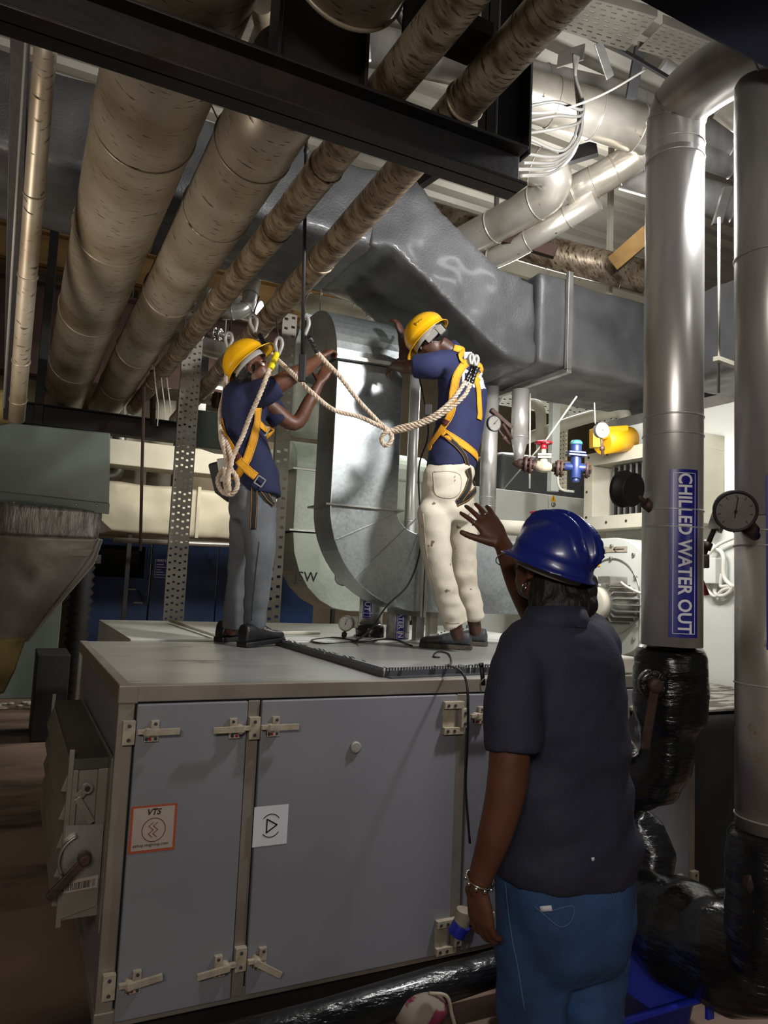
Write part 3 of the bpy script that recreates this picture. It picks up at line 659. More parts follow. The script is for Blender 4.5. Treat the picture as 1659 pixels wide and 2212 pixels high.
# latches
def disc(mb, x, z, y, r, m=0, n=14): mb.lathe((x, y, z), (0, -1, 0), [(0, r), (.003, r), (.0035, r * .8)], n, m)
def latch_mesh(open_=0.0, low=False):
    g = MB()
    g.box((.012, -.012, -.028), (.052, 0, -.004)); g.box((.030, -.016, -.004), (.056, 0, .036)); g.box((.012, -.014, -.03), (.056, 0, -.012))
    g.lathe((.02, 0, 0), (0, -1, 0), [(0, .015), (.03, .015), (.036, .01)], 16)
    dv = V((math.cos(open_), 0, math.sin(open_)))
    g.bar(V((.012, -.036, .004)), V((.012, -.036, .004)) + dv * .105, .010, .020, UP)
    g.bar(V((-.012, -.022, .004)), (.03, -.022, .004), .016, .014, UP)
    for x, z in ((.044, .026), (.046, -.02), (.018, -.021)): disc(g, x, z, -.016, .0055, 1)
    disc(g, .030, -.022, -.012, .005, 2)
    return g
def put_latch(door, x, z, mirror, open_=0.0):
    g = latch_mesh(open_); me = g.mesh('latch')
    if mirror: me.transform(Matrix.Diagonal((-1, 1, 1, 1))); me.flip_normals()
    me.transform(Matrix.Translation((x, YC - .016, z)))
    return finish('latch', me, [CREAM, SHOEG, RED], door, .002)
def keeper(x, z):
    g = MB(); g.box((x - .019, YC - .03, z - .037), (x + .019, YC - .006, z + .037))
    for dz in (-.022, .022): disc(g, x, z + dz, YC - .03, .006, 1)
    g.build('latch_keeper', [CREAM, SHOEG], cab, bevel=.003)
def fz(u, v): return WY(u, v, YC).z
zl1 = fz(320, 1578); zl0 = fz(300, 2150)
keeper(X0 + .030, zl1); keeper(X0 + .028, .235)
put_latch(doors[0], X0 + .066, zl1, False); put_latch(doors[0], X0 + .066, .235, False, .12)
zc1 = fz(545, 1570)
keeper((p1a + p1b) / 2, zc1); keeper((p1a + p1b) / 2, .245)
put_latch(doors[0], p1a - .012, zc1, True); put_latch(doors[1], p1b + .012, zc1, False)
put_latch(doors[0], p1a - .012, .235, True, -.1); put_latch(doors[1], p1b + .012, .235, False, -.55)
zr = fz(1015, 1545)
put_latch(doors[2], p2b + .014, zr, False); put_latch(doors[2], p2b + .014, .235, False, .1)
put_latch(doors[3], p3b + .014, zr, False); put_latch(doors[3], X1 - .07, .62 - .4, True, .0); keeper(X1 - .02, .22)
keeper((p3a + p3b) / 2, zr)
def hinge(x, z):
    g = MB(); y = YC - .016
    g.box((x - .085, y - .006, z - .06), (x - .03, y, z + .06))
    g.box((x - .085, y - .022, z + .035), (x + .002, y, z + .062)); g.box((x - .085, y - .022, z - .062), (x + .002, y, z - .035))
    g.box((x - .012, y - .026, z - .038), (x + .022, y + .004, z + .034))
    for dx, dz in ((-.07, .048), (-.04, .048), (-.07, -.048), (-.04, -.048)): disc(g, x + dx, z + dz, y - .022, .0065, 1)
    for dz in (.018, -.022): disc(g, x + .005, z + dz, y - .026, .0065, 1)
    g.build('hinge', [CREAM, SHOEG], doors[1], bevel=.003)
hinge(p2a + .012, fz(985, 1547)); hinge(p2a + .012, fz(960, 2015))
p = WY(767, 1614, YC - .016)
g = MB(); g.lathe(p, (0, -1, 0), [(0, .021), (.008, .021), (.011, .016)], 28); g.bar(p + V((-.007, -.013, -.010)), p + V((.007, -.013, .010)), .004, .006, YA, 1)
g.build('quarter_turn_lock', [GREYP, CREAM], doors[1])
for x, z in ((.62, 1.08), (.95, 1.088), (1.3, 1.088), (X0 + .02, 1.05), (X0 + .02, .17)): pass
# stickers
def sq(u0, v0, u1, v1, y): a = WY(u0, v0, y); c = WY(u1, v1, y); return a, c
ys = YC - .0172
tl, tr, bl, br = WY(284, 1744, ys), WY(383, 1734, ys), WY(275, 1848, ys), WY(378, 1833, ys)
cx, cz = (tl.x + tr.x + bl.x + br.x) / 4, (tl.z + tr.z + bl.z + br.z) / 4; w = (tr.x - tl.x + br.x - bl.x) / 4; h = (tl.z - bl.z + tr.z - br.z) / 4
g = MB(); g.box((cx - w, ys, cz - h), (cx + w, ys + .001, cz + h), 1); g.box((cx - w + .008, ys - .0006, cz - h + .008), (cx + w - .008, ys, cz + h - .006), 0)
ce = V((cx + .002, ys - .0008, cz - .004))
NF = V((0, -1, 0)); R = h * .50
g.stroke([ce + V((R * math.cos(2 * PI * i / 40), 0, R * math.sin(2 * PI * i / 40))) for i in range(40)], .0022, NF, .0004, 2, True)
for dx in (-.008, .006):
    g.stroke([ce + V((dx + x * R, 0, z * R)) for x, z in ((.12, .62), (-.2, .33), (.18, 0), (-.2, -.33), (.12, -.62))], .0022, NF, .0004, 2)
g.text('VTS', (cx, ys - .001, cz + h * .70), V((1, 0, 0)), V((.25, 0, 1)), .026, 3, .02)
g.stroke([V((cx + .004 + .011 * math.cos(math.radians(a)), ys - .001, cz + h * .74 + .010 * math.sin(math.radians(a)))) for a in range(10, 150, 14)], .0016, NF, .0004, 1)
g.text('eshop.vtsgroup.com', (cx - .004, ys - .001, cz - h * .68), XA, UP, .0135, 3, .01)
g.build('maker_sticker', [LBL, ORANGEI, REDINK, BLACKI], doors[0])
tl, br = WY(551, 1744, ys), WY(618, 1822, ys); cx, cz = (tl.x + br.x) / 2, (tl.z + br.z) / 2; w = (br.x - tl.x) / 2 + .002; h = (tl.z - br.z) / 2
g = MB(); g.box((cx - w, ys, cz - h), (cx + w, ys + .001, cz + h))
c = V((cx, ys - .0006, cz))
g.stroke([c + V((x, 0, z)) for x, z in ((-.014, .022), (.022, .001), (-.014, -.022))], .0045, NF, .0004, 1, True)
for s_ in (1, -1): g.stroke([c + V((.036 * math.cos(math.radians(a)), 0, s_ * .038 * math.sin(math.radians(a)))) for a in range(38, 146, 9)], .0028, NF, .0004, 1)
g.build('arrow_sticker', [PAPER, BLACKI], doors[1])
# damper on the left side
dm = thing('louvre_damper', 'grey louvred air damper with a curved quadrant handle on the cabinet side', 'damper', (.28, 3.2, .40))
xo, xi = .222, X0 - .006; y0, y1 = 2.62, 3.80; z0, z1 = .40, .895
g = MB(); g.box((xo, y0, z1 - .035), (xi, y1, z1)); g.build('top_rail', DAMPC, dm, bevel=.002)
g = MB(); g.box((xo, y0, z0), (xi, y1, z0 + .03)); g.build('bottom_rail', PERF, dm, bevel=.002)
for yy in (y0, y1 - .015):
    g = MB(); g.box((xo, yy, z0 + .03), (xo + .02, yy + .015, z1 - .035)); g.box((xi - .03, yy, z0 + .03), (xi, yy + .015, z1 - .035)); g.box((xo + .02, yy + .012, z0 + .03), (xi - .03, yy + .015, z1 - .035)); g.build('end_plate', PERF, dm, bevel=.002)
MB().box((xi, y0 - .06, z0 - .03), (xi + .006, y1 + .02, z1 + .01)).build('mounting_flange', PERF, dm)
for i in range(5):
    zc = z0 + .075 + i * .088
    g = MB(); g.prism([V((xo - .004, y0 + .02, zc + .038)), V((xo + .012, y0 + .02, zc + .042)), V((xo - .006, y0 + .02, zc - .040)), V((xo - .028, y0 + .02, zc - .036))], (0, y1 - y0 - .04, 0)); g.build('louvre_blade', PERF, dm, bevel=.003)
MB().box((xo - .012, y0 - .004, z0 - .02), (xo + .004, y0 + .014, z1 + .03)).build('face_frame', PERF, dm, bevel=.002)
MB().box((xo - .012, y1 - .014, z0 - .02), (xo + .004, y1 + .004, z1 + .03)).build('face_frame', PERF, dm, bevel=.002)
def dp(u, v, y=y0 - .006): return WY(u, v, y)
MB().prism([dp(142, 1783), dp(224, 1779), dp(215, 1898), dp(132, 1905)], (0, -.004, 0)).build('cover_plate', ALU, dm)
g = MB(); c = dp(188, 1702); g.lathe(c, (0, -1, 0), [(0, .018), (.008, .018)], 20); g.lathe(c + V((0, -.008, 0)), (0, -1, 0), [(0, .009), (.006, .009)], 6, 1)
g.bar(c, dp(167, 1724), .024, .006, YA); g.bar(dp(167, 1724, y0 - .01), dp(198, 1778, y0 - .01), .022, .004, YA); g.build('linkage_arm', [PERF, BLK], dm, bevel=.001)
cq = dp(182, 1852, y0 - .02)
g = MB(); g.tube([cq + V((-.075 * math.cos(math.radians(a)), 0, .075 * math.sin(math.radians(a)))) for a in range(-35, 76, 8)], .014, 10, flat=.35, ref=YA); g.build('quadrant', ALU, dm)
g = MB(); g.bar(cq + V((0, -.02, 0)), dp(103, 1942, y0 - .05), .026, .014, YA); g.lathe(cq + V((0, 0, 0)), (0, -1, 0), [(0, .022), (.03, .02), (.036, .012)], 20); g.build('lever_handle', BRONZE, dm, bevel=.003)
a, c = dp(138, 1912, y0 - .011), dp(212, 1896, y0 - .011); a2, c2 = dp(137, 1926, y0 - .011), dp(211, 1912, y0 - .011)
g = MB(); g.prism([a + V((0, 0, .01)), c + V((0, 0, .01)), c2 + V((0, 0, -.006)), a2 + V((0, 0, -.006))], (0, -.001, 0)); random.seed(11); x = .06
while x < .93:
    wv = random.choice((.008, .014, .02)); p = a.lerp(c, x); q = a2.lerp(c2, x); p2 = a.lerp(c, x + wv); q2 = a2.lerp(c2, x + wv)
    g.prism([p, p2, q2, q], (0, -.0016, 0), 1); x += wv + random.choice((.01, .016, .03))
g.build('barcode_label', [LBL, BLACKI], dm)
MB().prism([dp(133, 1925), dp(213, 1915), dp(208, 1956), dp(130, 1985)], (0, -.003, 0)).build('lower_plate', PERF, dm)

# ------------------------------------------------------------------ rear unit
t = thing('rear_cabinet', 'pale grey rear cabinet just behind the one the workers stand on', 'cabinet', (2.0, 5.0, 0))
MB().box((.60, 4.26, .1), (3.6, 5.9, 1.13)).build('carcass', WHITEP, t, bevel=.006)
MB().box((.60, 4.25, 1.13), (3.6, 5.9, 1.14)).build('top_panel', WHITEP, t, bevel=.002)
MB().box((.60, 4.25, 1.09), (3.6, 4.262, 1.13)).build('frame_profile', ALU, t, bevel=.002)
MB().box((.7, 4.4, 0), (3.5, 5.8, .1)).build('plinth', BLK, t)
tag(MB().tube([WZ(368, 1341, 1.16), WZ(462, 1371, 1.16), WZ(600, 1368, 1.16), WZ(690, 1367, 1.16)], .012, 12).build('flat_conduit', CREAMP), 'slim cream conduit lying on the rear cabinet', 'conduit')

# cut notched metal angle strip on the top
def angstrip(name, a, c, label, w=.045, seed=1):
    a, c = V(a), V(c); t = (c - a).normalized(); sd = t.cross(UP); L = (c - a).length; random.seed(seed)
    g = MB(); g.obox((a + c) / 2 + UP * .012, (c - a) / 2, sd * .002, UP * .012)
    n = int(L / .014)
    for i in range(n):
        p = a.lerp(c, (i + .5) / n); g.obox(p + UP * .029, t * .0042, sd * .0012, UP * .007)
        if random.random() < .33: g.obox(p + UP * (.033 + random.uniform(0, .008)) - sd * .012, t * .009, (sd + UP * random.uniform(-.5, .8)) * .006, UP.cross(t) * .0008 + UP * .001)
    g.obox((a + c) / 2 + UP * .002 - sd * w / 2, (c - a) / 2, sd * w / 2, UP * .0018)
    return tag(g.build(name, BLKST), label, 'metal strip', 'notched strips on the cabinet top')
BLKST = mat('dark_grey_strip', '55565a', .4, .5)
a, b_, c_ = WZ(595, 1392, ZT + .001), WZ(700, 1424, ZT + .001), WZ(828, 1463, ZT + .001)
angstrip('notched_strip', a, b_, 'short notched dark metal strip under the toe of the left worker', seed=1)
angstrip('notched_strip', b_ + V((.003, 0, 0)), c_, 'notched dark metal strip running diagonally to the front edge of the cabinet', seed=2)
d_ = WZ(1015, 1455, ZT + .001); angstrip('notched_strip', d_, V((c_.x + .006, c_.y, c_.z)), 'notched metal strip along the front edge of the cabinet top', seed=3)
e_ = WZ(1110, 1451, ZT + .001); angstrip('notched_strip', e_, V((d_.x + .006, d_.y + .002, d_.z)), 'last notched strip at the front edge, beside the woman', seed=4)
# cables on the cabinet
def cable(name, pts, r, m, label, k=8): return tag(MB().tube(catmull(pts, k), r, 8).build(name, m), label, 'cable')
zc = ZT + .006
cable('power_cable', [W(903, 800, 4.5), W(925, 930, 4.45), W(905, 1010, 4.4), W(908, 1130, 4.35), W(905, 1200, 4.2), W(880, 1265, 4.15), W(835, 1310, 4.15), W(800, 1360, 4.2), WZ(760, 1386, zc), WZ(690, 1389, zc), WZ(675, 1382, zc), WZ(720, 1377, zc), WZ(775, 1384, zc), WZ(766, 1372, zc), WZ(800, 1372, zc), WZ(803, 1380, zc), WZ(765, 1388, zc), WZ(845, 1381, zc), WZ(890, 1395, zc)], .0055, CABLEK, 'black cable looping down in front of the galvanised duct onto the cabinet')
cable('power_cable', [WZ(950, 1420, zc), WZ(936, 1418, zc), WZ(945, 1408, zc), WZ(968, 1412, zc), WZ(975, 1430, zc), W(970, 1437, 2.95), W(993, 1448, 2.72), W(1008, 1476, 2.68), W(1011, 1540, 2.66), W(1009, 1620, 2.66), W(1006, 1700, 2.66), W(1015, 1822, 2.62)], .0045, CABLEK, 'black cable hanging over the front edge of the cabinet')
t = thing('blue_plug', 'blue and cream industrial plug hanging low by the woman\'s hand', 'plug', W(985, 2025, 2.45))
MB().cyl(W(1003, 1965, 2.45), W(995, 2000, 2.45), .026, 20).build('plug_body', CREAM, t, bevel=.002); MB().cyl(W(998, 1995, 2.45), W(984, 2018, 2.45), .03, 20).build('plug_collar', BINB, t, bevel=.002)

# ------------------------------------------------------------------ low black pipe, bag, bin in front
a, c = V((.62, 2.33, .07)), V((3.0, 2.30, .22))
t = tag(MB().tube([a.lerp(c, i / 12) for i in range(13)], [.06 * (1 + .03 * math.sin(i * 2.1)) for i in range(13)], 28).build('low_black_pipe', BLKWRAP), 'glossy black pipe lying low in front of the cabinet', 'pipe')
p = WZ(905, 2200, .06)
me = remesh(MB().ell(p + V((0, 0, .03)), CR * .10, CF * .07, UP * .055), .01, 2, lambda p, n: .010 * noise.noise(p * 16))
o = finish('fabric_bag', me, BROWNP); tag(o, 'crumpled flowered bag on the floor under the black pipe', 'bag')
MB().tube(catmull([p + CR * .03 + UP * .08, p + CR * .09 + UP * .07, p + CR * .11 + UP * .01, p + CR * .13 - UP * .05]), .006, 8).build('bag_strap', CREAM, o)
b0, b1 = WZ(1335, 2215, .22), WZ(1535, 2130, .22)
t = thing('blue_bin', 'blue rectangular plastic bin under the black wrapped elbow', 'bin', (WZ(1543, 2152, .26).x - .21, WZ(1543, 2152, .26).y + .265, 0))
def rrect(cx, cy, hx, hy, z, r=.05, n=6):
    out = []
    for sx, sy, a0 in ((1, 1, 0), (-1, 1, 90), (-1, -1, 180), (1, -1, 270)):
        for i in range(n + 1): a = math.radians(a0 + 90 * i / n); out.append(V((cx + sx * (hx - r) + r * math.cos(a), cy + sy * (hy - r) + r * math.sin(a), z)))
    return out
_q = WZ(1543, 2152, .26); cxb, cyb = _q.x - .21, _q.y + .265
g = MB(); lv = [(0.0, .15, .20), (.24, .185, .24), (.25, .21, .265), (.262, .21, .265), (.258, .18, .235), (.02, .14, .19)]
R_ = [rrect(cxb, cyb, hx, hy, z) for z, hx, hy in lv]; n = len(R_[0]); vs = sum(R_, [])
g.add(vs, [(i * n + j, i * n + (j + 1) % n, (i + 1) * n + (j + 1) % n, (i + 1) * n + j) for i in range(len(lv) - 1) for j in range(n)], 0, True); g.add(R_[-1], [tuple(range(n))]); g.build('bin_body', BINB, t)
MB().prism(rrect(cxb, cyb, .155, .21, .12), (0, 0, .01)).build('dirty_water', mat('dirty_water', '2b2117', .15, 0, coat=.5), t)
MB().box((cxb + .17, cyb - .275, .20), (cxb + .20, cyb - .262, .262)).build('bin_handle', BINB, t, bevel=.003)
# ------------------------------------------------------------------ chilled water pipes on the right
def elbow_pts(pts, R, k=10): return bend(pts, R, k)
po = thing('chilled_water_pipe', 'large steel-clad riser with the blue CHILLED WATER OUT sign', 'pipe', W(1454, 1560, 2.6))
q0 = W(1454, 900, 2.6); PX, PY = q0.x, q0.y
def onp(v, x=PX, y=PY):             # point on a vertical line at image row v
    r = ray(1454, v); z = 1.5; 
    for _ in range(6):
        d = (V((x, y, z)) - EYE); cz = CF.dot(d); vv = CY + FPX * CD.dot(d) / cz; z += (vv - v) / FPX * cz
    return z
zb_, zt_ = onp(1394), onp(262)
c1 = V((PX, PY, zt_)); e1 = W(1560, 148, 2.46); e2 = W(1760, 60, 2.2)
MB().tube([V((PX, PY, zb_)), V((PX, PY, (zb_ + zt_) / 2)), V((PX, PY, zt_ - .14))], .1, 64).build('pipe_cladding', STEEL, po)
ep = bend([V((PX, PY, zt_ - .14)), V((PX, PY, zt_ + .06)), e1, e2], .2, 5)
MB().tube(ep, .1, 64, caps=False, sm=True).build('elbow_cladding', STEEL, po)
for i in (2, 4): MB().torus(ep[i], ep[i + 1] - ep[i - 1], .101, .0035, 56, 6).build('seam_band', STEEL, po)
MB().torus(ep[-2].lerp(ep[-1], .25), ep[-1] - ep[-2], .101, .0035, 56, 6).build('seam_band', STEEL, po)
for v in (322, 352, 905, 945, 1105, 1142): MB().torus((PX, PY, onp(v)), UP, .1005, .003, 64, 6).build('seam_band', STEEL, po)
# sign, wrapped round the cladding
vd = (V((PX, PY, 1.5)) - V((0, 0, 1.5))).normalized(); a_face = math.atan2(-vd.y, -vd.x)
def pipe_sign(parent, cx, cy, z0, z1, r, t0, t1, body, size, afc, bold=.015, sx=1.0, off=0):
    def P(t, z, e=0): return V((cx + (r + e) * math.cos(afc + t), cy + (r + e) * math.sin(afc + t), z))
    g = MB(); n = 16
    def strip(ta, tb, za, zb2, e, m, k=16):
        vs = [P(ta + (tb - ta) * i / k, z, ee) for ee in (e, e + .0006) for z in (za, zb2) for i in range(k + 1)]
        w = k + 1
        g.add(vs, [(2 * w + i, 2 * w + i + 1, 3 * w + i + 1, 3 * w + i) for i in range(k)] + [(i, w + i, w + i + 1, i + 1) for i in range(k)], m, True)
    strip(t0, t1, z0, z1, .0012, 0)
    if off is not None:
        dt = (t1 - t0) * .12; dz = r * abs(dt)
        w_ = .0018 / r
        s_ = 1 if t1 > t0 else -1
        strip(t0 + dt, t0 + dt + s_ * w_, z0 + dz, z1 - dz, .0022, 1, 2); strip(t1 - dt - s_ * w_, t1 - dt, z0 + dz, z1 - dz, .0022, 1, 2)
        strip(t0 + dt, t1 - dt, z0 + dz, z0 + dz + .0018, .0022, 1); strip(t0 + dt, t1 - dt, z1 - dz - .0018, z1 - dz, .0022, 1)
    tc = (t0 + t1) / 2; zc = (z0 + z1) / 2 + (off or 0)
    if body: g.text(body, None, None, None, size, 1, bold, fn=lambda x, y: P(tc + (y / r), zc - x, .0022), sx=sx)
    return g.build('sign_label', [SIGNB, WHITE], parent)
ts0, ts1 = math.asin(-6 / 61), math.asin(47 / 61)
z0, z1 = onp(1373), onp(1023)
pipe_sign(po, PX, PY, z0, z1, .1, ts0, ts1, 'CHILLED WATER OUT', .063, a_face, .022, sx=.845)
# black wrapped lower part
pts = [W(1448, 1392, 2.6), W(1448, 1402, 2.6), W(1448, 1440, 2.6), W(1448, 1500, 2.6), W(1447, 1545, 2.6), W(1445, 1562, 2.6), W(1444, 1575, 2.6), W(1443, 1615, 2.6), W(1436, 1650, 2.61), W(1415, 1680, 2.64), W(1385, 1690, 2.69), W(1350, 1672, 2.75), W(1325, 1640, 2.79), W(1300, 1600, 2.83), W(1240, 1560, 2.9)]
rr = [.098, .115, .125, .128, .124, .112, .096, .094, .095, .099, .102, .1, .098, .095, .09]
lump = lambda p, n: .005 * noise.noise(V((p.x * 4, p.y * 4, p.z * 26))) + .005 * noise.noise(p * 11)
me = remesh(MB().tube(pts, rr, 40), .011, 3, lump); finish('insulation_wrap', me, BLKWRAP, po)
g = MB(); c = W(1412, 1478, 2.47); g.lathe(c + CF * .02, -CF, [(0, .05), (.025, .048), (.03, .036)], 24, 1); g.bar(c - CF * .02 + UP * .02, W(1393, 1618, 2.46), .03, .012, CF, 0); g.lathe(c - CF * .01, -CF, [(0, .026), (.02, .024), (.024, .01)], 18)
g.build('valve_lever', [BRONZE, TAPEK], po, bevel=.003)
# second riser
q0 = W(1664, 1000, 2.25); PX2, PY2 = q0.x, q0.y
p2 = thing('chilled_water_pipe', 'second large steel-clad riser at the right edge, streaked with rust', 'pipe', W(1660, 2150, 2.25))
def onq(v):
    z = 1.5
    for _ in range(6):
        d = (V((PX2, PY2, z)) - EYE); cz = CF.dot(d); vv = CY + FPX * CD.dot(d) / cz; z += (vv - v) / FPX * cz
    return z
za, zb2, zc2 = onq(1792), onq(1120), onq(150)
MB().tube([V((PX2, PY2, za)), V((PX2, PY2, zb2))], .1, 64).build('pipe_cladding', STEELR, p2)
MB().tube([V((PX2, PY2, zb2 + .002)), V((PX2, PY2, zc2))], .099, 64).build('pipe_cladding', STEEL, p2)
for v in (560, 1150, 1182, 1478, 1765): MB().torus((PX2, PY2, onq(v)), UP, .1005, .003, 64, 6).build('seam_band', STEEL, p2)
vd2 = V((PX2, PY2, 0)).normalized(); pipe_sign(p2, PX2, PY2, onq(1400), onq(1038), .1, -.12, .75, None, .06, math.atan2(-vd2.y, -vd2.x), off=None)
pts = [V((PX2, PY2, za + .005)), V((PX2, PY2, za - .02)), V((PX2, PY2, za - .1)), V((PX2, PY2, onq(1950))), V((PX2, PY2, onq(2030))), V((PX2, PY2, onq(2100)))]
me = remesh(MB().tube(pts, [.1, .122, .128, .126, .128, .11], 40), .011, 3, lump); finish('insulation_wrap', me, BLKWRAP, p2)
g = MB(); c = W(1640, 1905, 2.08); g.lathe(c, -CF, [(0, .05), (.02, .045), (.03, .02)], 20); g.bar(c - CF * .02, W(1632, 2010, 2.05), .035, .012, CF); g.build('valve_lever', BRONZE, p2, bevel=.003)
t = thing('wrapped_pipe_elbow', 'fat black wrapped horizontal pipe elbow low at the right, over the blue bin', 'pipe', W(1500, 2170, 2.4))
pts = [W(1345, 1790, 2.95), W(1350, 1870, 2.9), W(1375, 1935, 2.78), W(1415, 1975, 2.66), W(1450, 2000, 2.56), W(1490, 2028, 2.46), W(1530, 2050, 2.38), W(1580, 2068, 2.3), W(1640, 2070, 2.24), W(1700, 2050, 2.2)]
me = remesh(MB().tube(pts, [.07, .09, .12, .15, .17, .175, .15, .165, .155, .13], 40), .012, 3, lump); finish('insulation_wrap', me, BLKWRAP, t)
pts = [W(1352, 1690, 2.95), W(1362, 1730, 2.95), W(1372, 1790, 2.93)]
MB().tube(pts, .045, 24).build('bare_neck', BRONZE, t)
pts = [W(1365, 1770, 2.9), W(1392, 1800, 2.88), W(1408, 1850, 2.84), W(1400, 1905, 2.8), W(1380, 1940, 2.78)]
me = remesh(MB().tube(pts, [.07, .085, .09, .085, .06], 32), .011, 3, lump); finish('insulation_wrap', me, BLKWRAP, t)

# ------------------------------------------------------------------ gauges
def gauge(loc, axis, r, dep, stem_to, label, case=BLK, face=DIALW, ang=60, rs=.009, stemm=BRONZE, group=None):
    loc = V(loc); ax = V(axis).normalized(); t = thing('pressure_gauge', label, 'gauge', loc, group)
    MB().lathe(loc - ax * dep / 2, ax, [(0, r * .9), (.004, r * .94), (dep * .7, r * .95), (dep * .72, r * 1.02), (dep, r * 1.02), (dep, r * .9), (dep * .85, r * .88)], 40).build('gauge_case', case, t)
    f = loc + ax * dep * .36; e = (UP - ax * UP.dot(ax)).normalized(); s_ = e.cross(ax)
    g = MB(); g.lathe(f, ax, [(0, r * .88), (.002, r * .88)], 40, 0)
    for i in range(9):
        a = math.radians(-135 + 270 * i / 8); d = e * math.cos(a) + s_ * math.sin(a); g.obox(f + ax * .0025 + d * r * .74, d * r * .07, ax.cross(d) * r * .014, ax * .0006, 1)
    g.build('dial_face', [face, BLACKI], t)
    a = math.radians(ang); d = e * math.cos(a) + s_ * math.sin(a); g = MB(); g.obox(f + ax * .006 + d * r * .22, d * r * .5, ax.cross(d) * r * .02, ax * .0008); g.lathe(f + ax * .002, ax, [(0, r * .07), (.006, r * .07)], 10); g.build('needle', BLACKI, t)
    st = V(stem_to); mid = loc.lerp(st, .45); d0 = (st - loc).normalized()
    g = MB(); g.tube([loc + d0 * r * .5, mid, st], [rs, rs, rs * 1.2], 12); g.lathe(loc.lerp(st, .62), d0, [(0, rs * 1.9), (rs * 3, rs * 1.9)], 6); g.build('stem', stemm, t)
    return t
gauge(W(1356, 1057, 2.52), -CR * .55 + CF * .78 + UP * .1, .062, .052, W(1415, 1103, 2.54), 'round dial gauge seen from behind, joined to the CHILLED WATER OUT riser', rs=.011)
gauge(W(1586, 1102, 2.02), -CF * .92 - CR * .22 - UP * .18, .056, .042, W(1632, 1158, 2.12), 'dusty round dial gauge on the riser at the right edge', face=DIALG, ang=5, rs=.012)
gauge(W(1553, 1118, 3.2), CR * .75 - CF * .35 - UP * .25, .062, .06, W(1517, 1205, 3.2), 'metal dial gauge behind, between the two big risers', case=ALU, rs=.011)
gauge(W(1298, 930, 4.9), -CF + CR * .35, .052, .045, W(1302, 985, 4.9), 'round dial gauge in front of the yellow box', case=ALU, ang=-30)
gauge(W(741, 1247, 4.95), -CF - UP * .2, .055, .035, W(782, 1288, 4.98), 'small dial gauge in front of the rear galvanised duct', case=ALU, ang=120)
gauge(W(749, 1346, 4.8), -CF * .9 - CR * .3, .05, .05, W(742, 1379, 4.8), 'small dial gauge low beside the white actuator box', case=ALU, ang=20)
gauge(W(1066, 915, 5.0), -CF + CR * .5, .055, .03, W(1100, 960, 5.05), 'dark dial gauge just behind the right worker\'s back', case=BLK, face=DIALG, ang=40)

# ------------------------------------------------------------------ white air handling unit at the right
XH = 4.2
u = thing('white_air_unit', 'big off-white air handling unit behind the two risers', 'air handler', (4.9, 3.9, .9))
def hy(uu, vv, x=XH): return WX(uu, vv, x)
ztu = hy(1590, 852).z; zmid = hy(1312, 968).z; y_far = hy(1312, 960).y
MB().box((XH, 2.4, .93), (5.8, y_far, hy(1312, 925).z - .02)).build('casing', WHITEP, u, bevel=.006)
MB().box((XH + .1, 2.4, hy(1312, 925).z - .015), (5.8, y_far + .1, hy(1312, 925).z + .09)).build('top_tray', ALU, u, bevel=.004)
MB().box((XH + .2, y_far + .02, .93), (5.8, 4.95, 2.62)).build('casing', CREAMP, u, bevel=.006)
for v in (1015,): pass
ya = hy(1276, 1060, 4.05).y; yb = hy(1531, 1030, 4.05).y; zA = hy(1276, 985, 4.05).z; zB = hy(1276, 1147, 4.05).z
g = MB(); fw = .10; x0, x1 = 3.98, 4.2
for (y_a, y_b, z_a, z_b) in ((yb, ya, zA - fw, zA), (yb, ya, zB, zB + fw), (ya - fw, ya, zB + fw, zA - fw), (yb, yb + fw, zB + fw, zA - fw)): g.box((x0, y_a, z_a), (x1, y_b, z_b))
for i in range(6): g.lathe((x0, yb + .05 + (ya - yb - .1) * i / 5, zA - .03), (-1, 0, 0), [(0, .012), (.006, .01)], 10, 1); g.lathe((x0, yb + .05 + (ya - yb - .1) * i / 5, zB + .05), (-1, 0, 0), [(0, .012), (.006, .01)], 10, 1)
for i in range(3): g.lathe((x0, ya - .035, zB + .1 + (zA - zB - .2) * i / 2), (-1, 0, 0), [(0, .012), (.006, .01)], 10, 1)
g.build('opening_frame', [CREAMP, BRONZE], u, bevel=.004)
MB().box((4.194, yb + fw, zB + fw), (4.2, ya - fw, zA - fw)).build('dark_opening', DRKHOLE, u)
k = 14
for i in range(k):
    y = yb + fw + .05 + (ya - yb - 2 * fw - .08) * i / k
    MB().obox((4.12, y, (zA + zB) / 2), (.035, .02, 0), (-.004, .007, 0), (0, 0, (zA - zB) / 2 - fw - .01)).build('louvre_blade', mat('dark_grey_blade', '4a4744', .6), u)
# fan scroll and motor
c = hy(1322, 1288, 3.85); R = .42
sc = thing('fan_scroll', 'off-white round fan scroll housing with bolts, behind the woman', 'fan', (c.x, c.y, c.z - R))
pr = [V((3.85, c.y + R * math.cos(a), c.z + R * math.sin(a))) for a in [2 * PI * i / 48 for i in range(48)]]
g = MB(); g.prism(pr, (.33, 0, 0), 0, True); g.build('scroll_casing', WHITEP, sc, bevel=.005)
MB().box((3.86, c.y, c.z), (4.17, c.y + 1.0, c.z + R)).build('scroll_outlet', WHITEP, sc, bevel=.005)
MB().torus((3.846, c.y, c.z), XA, .27, .006, 48, 6).build('inlet_ring', ALU, sc)
g = MB()
for i in range(10): a = 2 * PI * i / 10 + .3; g.lathe((3.85, c.y + .36 * math.cos(a), c.z + .36 * math.sin(a)), (-1, 0, 0), [(0, .012), (.015, .012)], 8)
for i in range(6): a = 2 * PI * i / 6 + .5; g.lathe((3.85, c.y + .27 * math.cos(a), c.z + .27 * math.sin(a)), (-1, 0, 0), [(0, .012), (.02, .012)], 8)
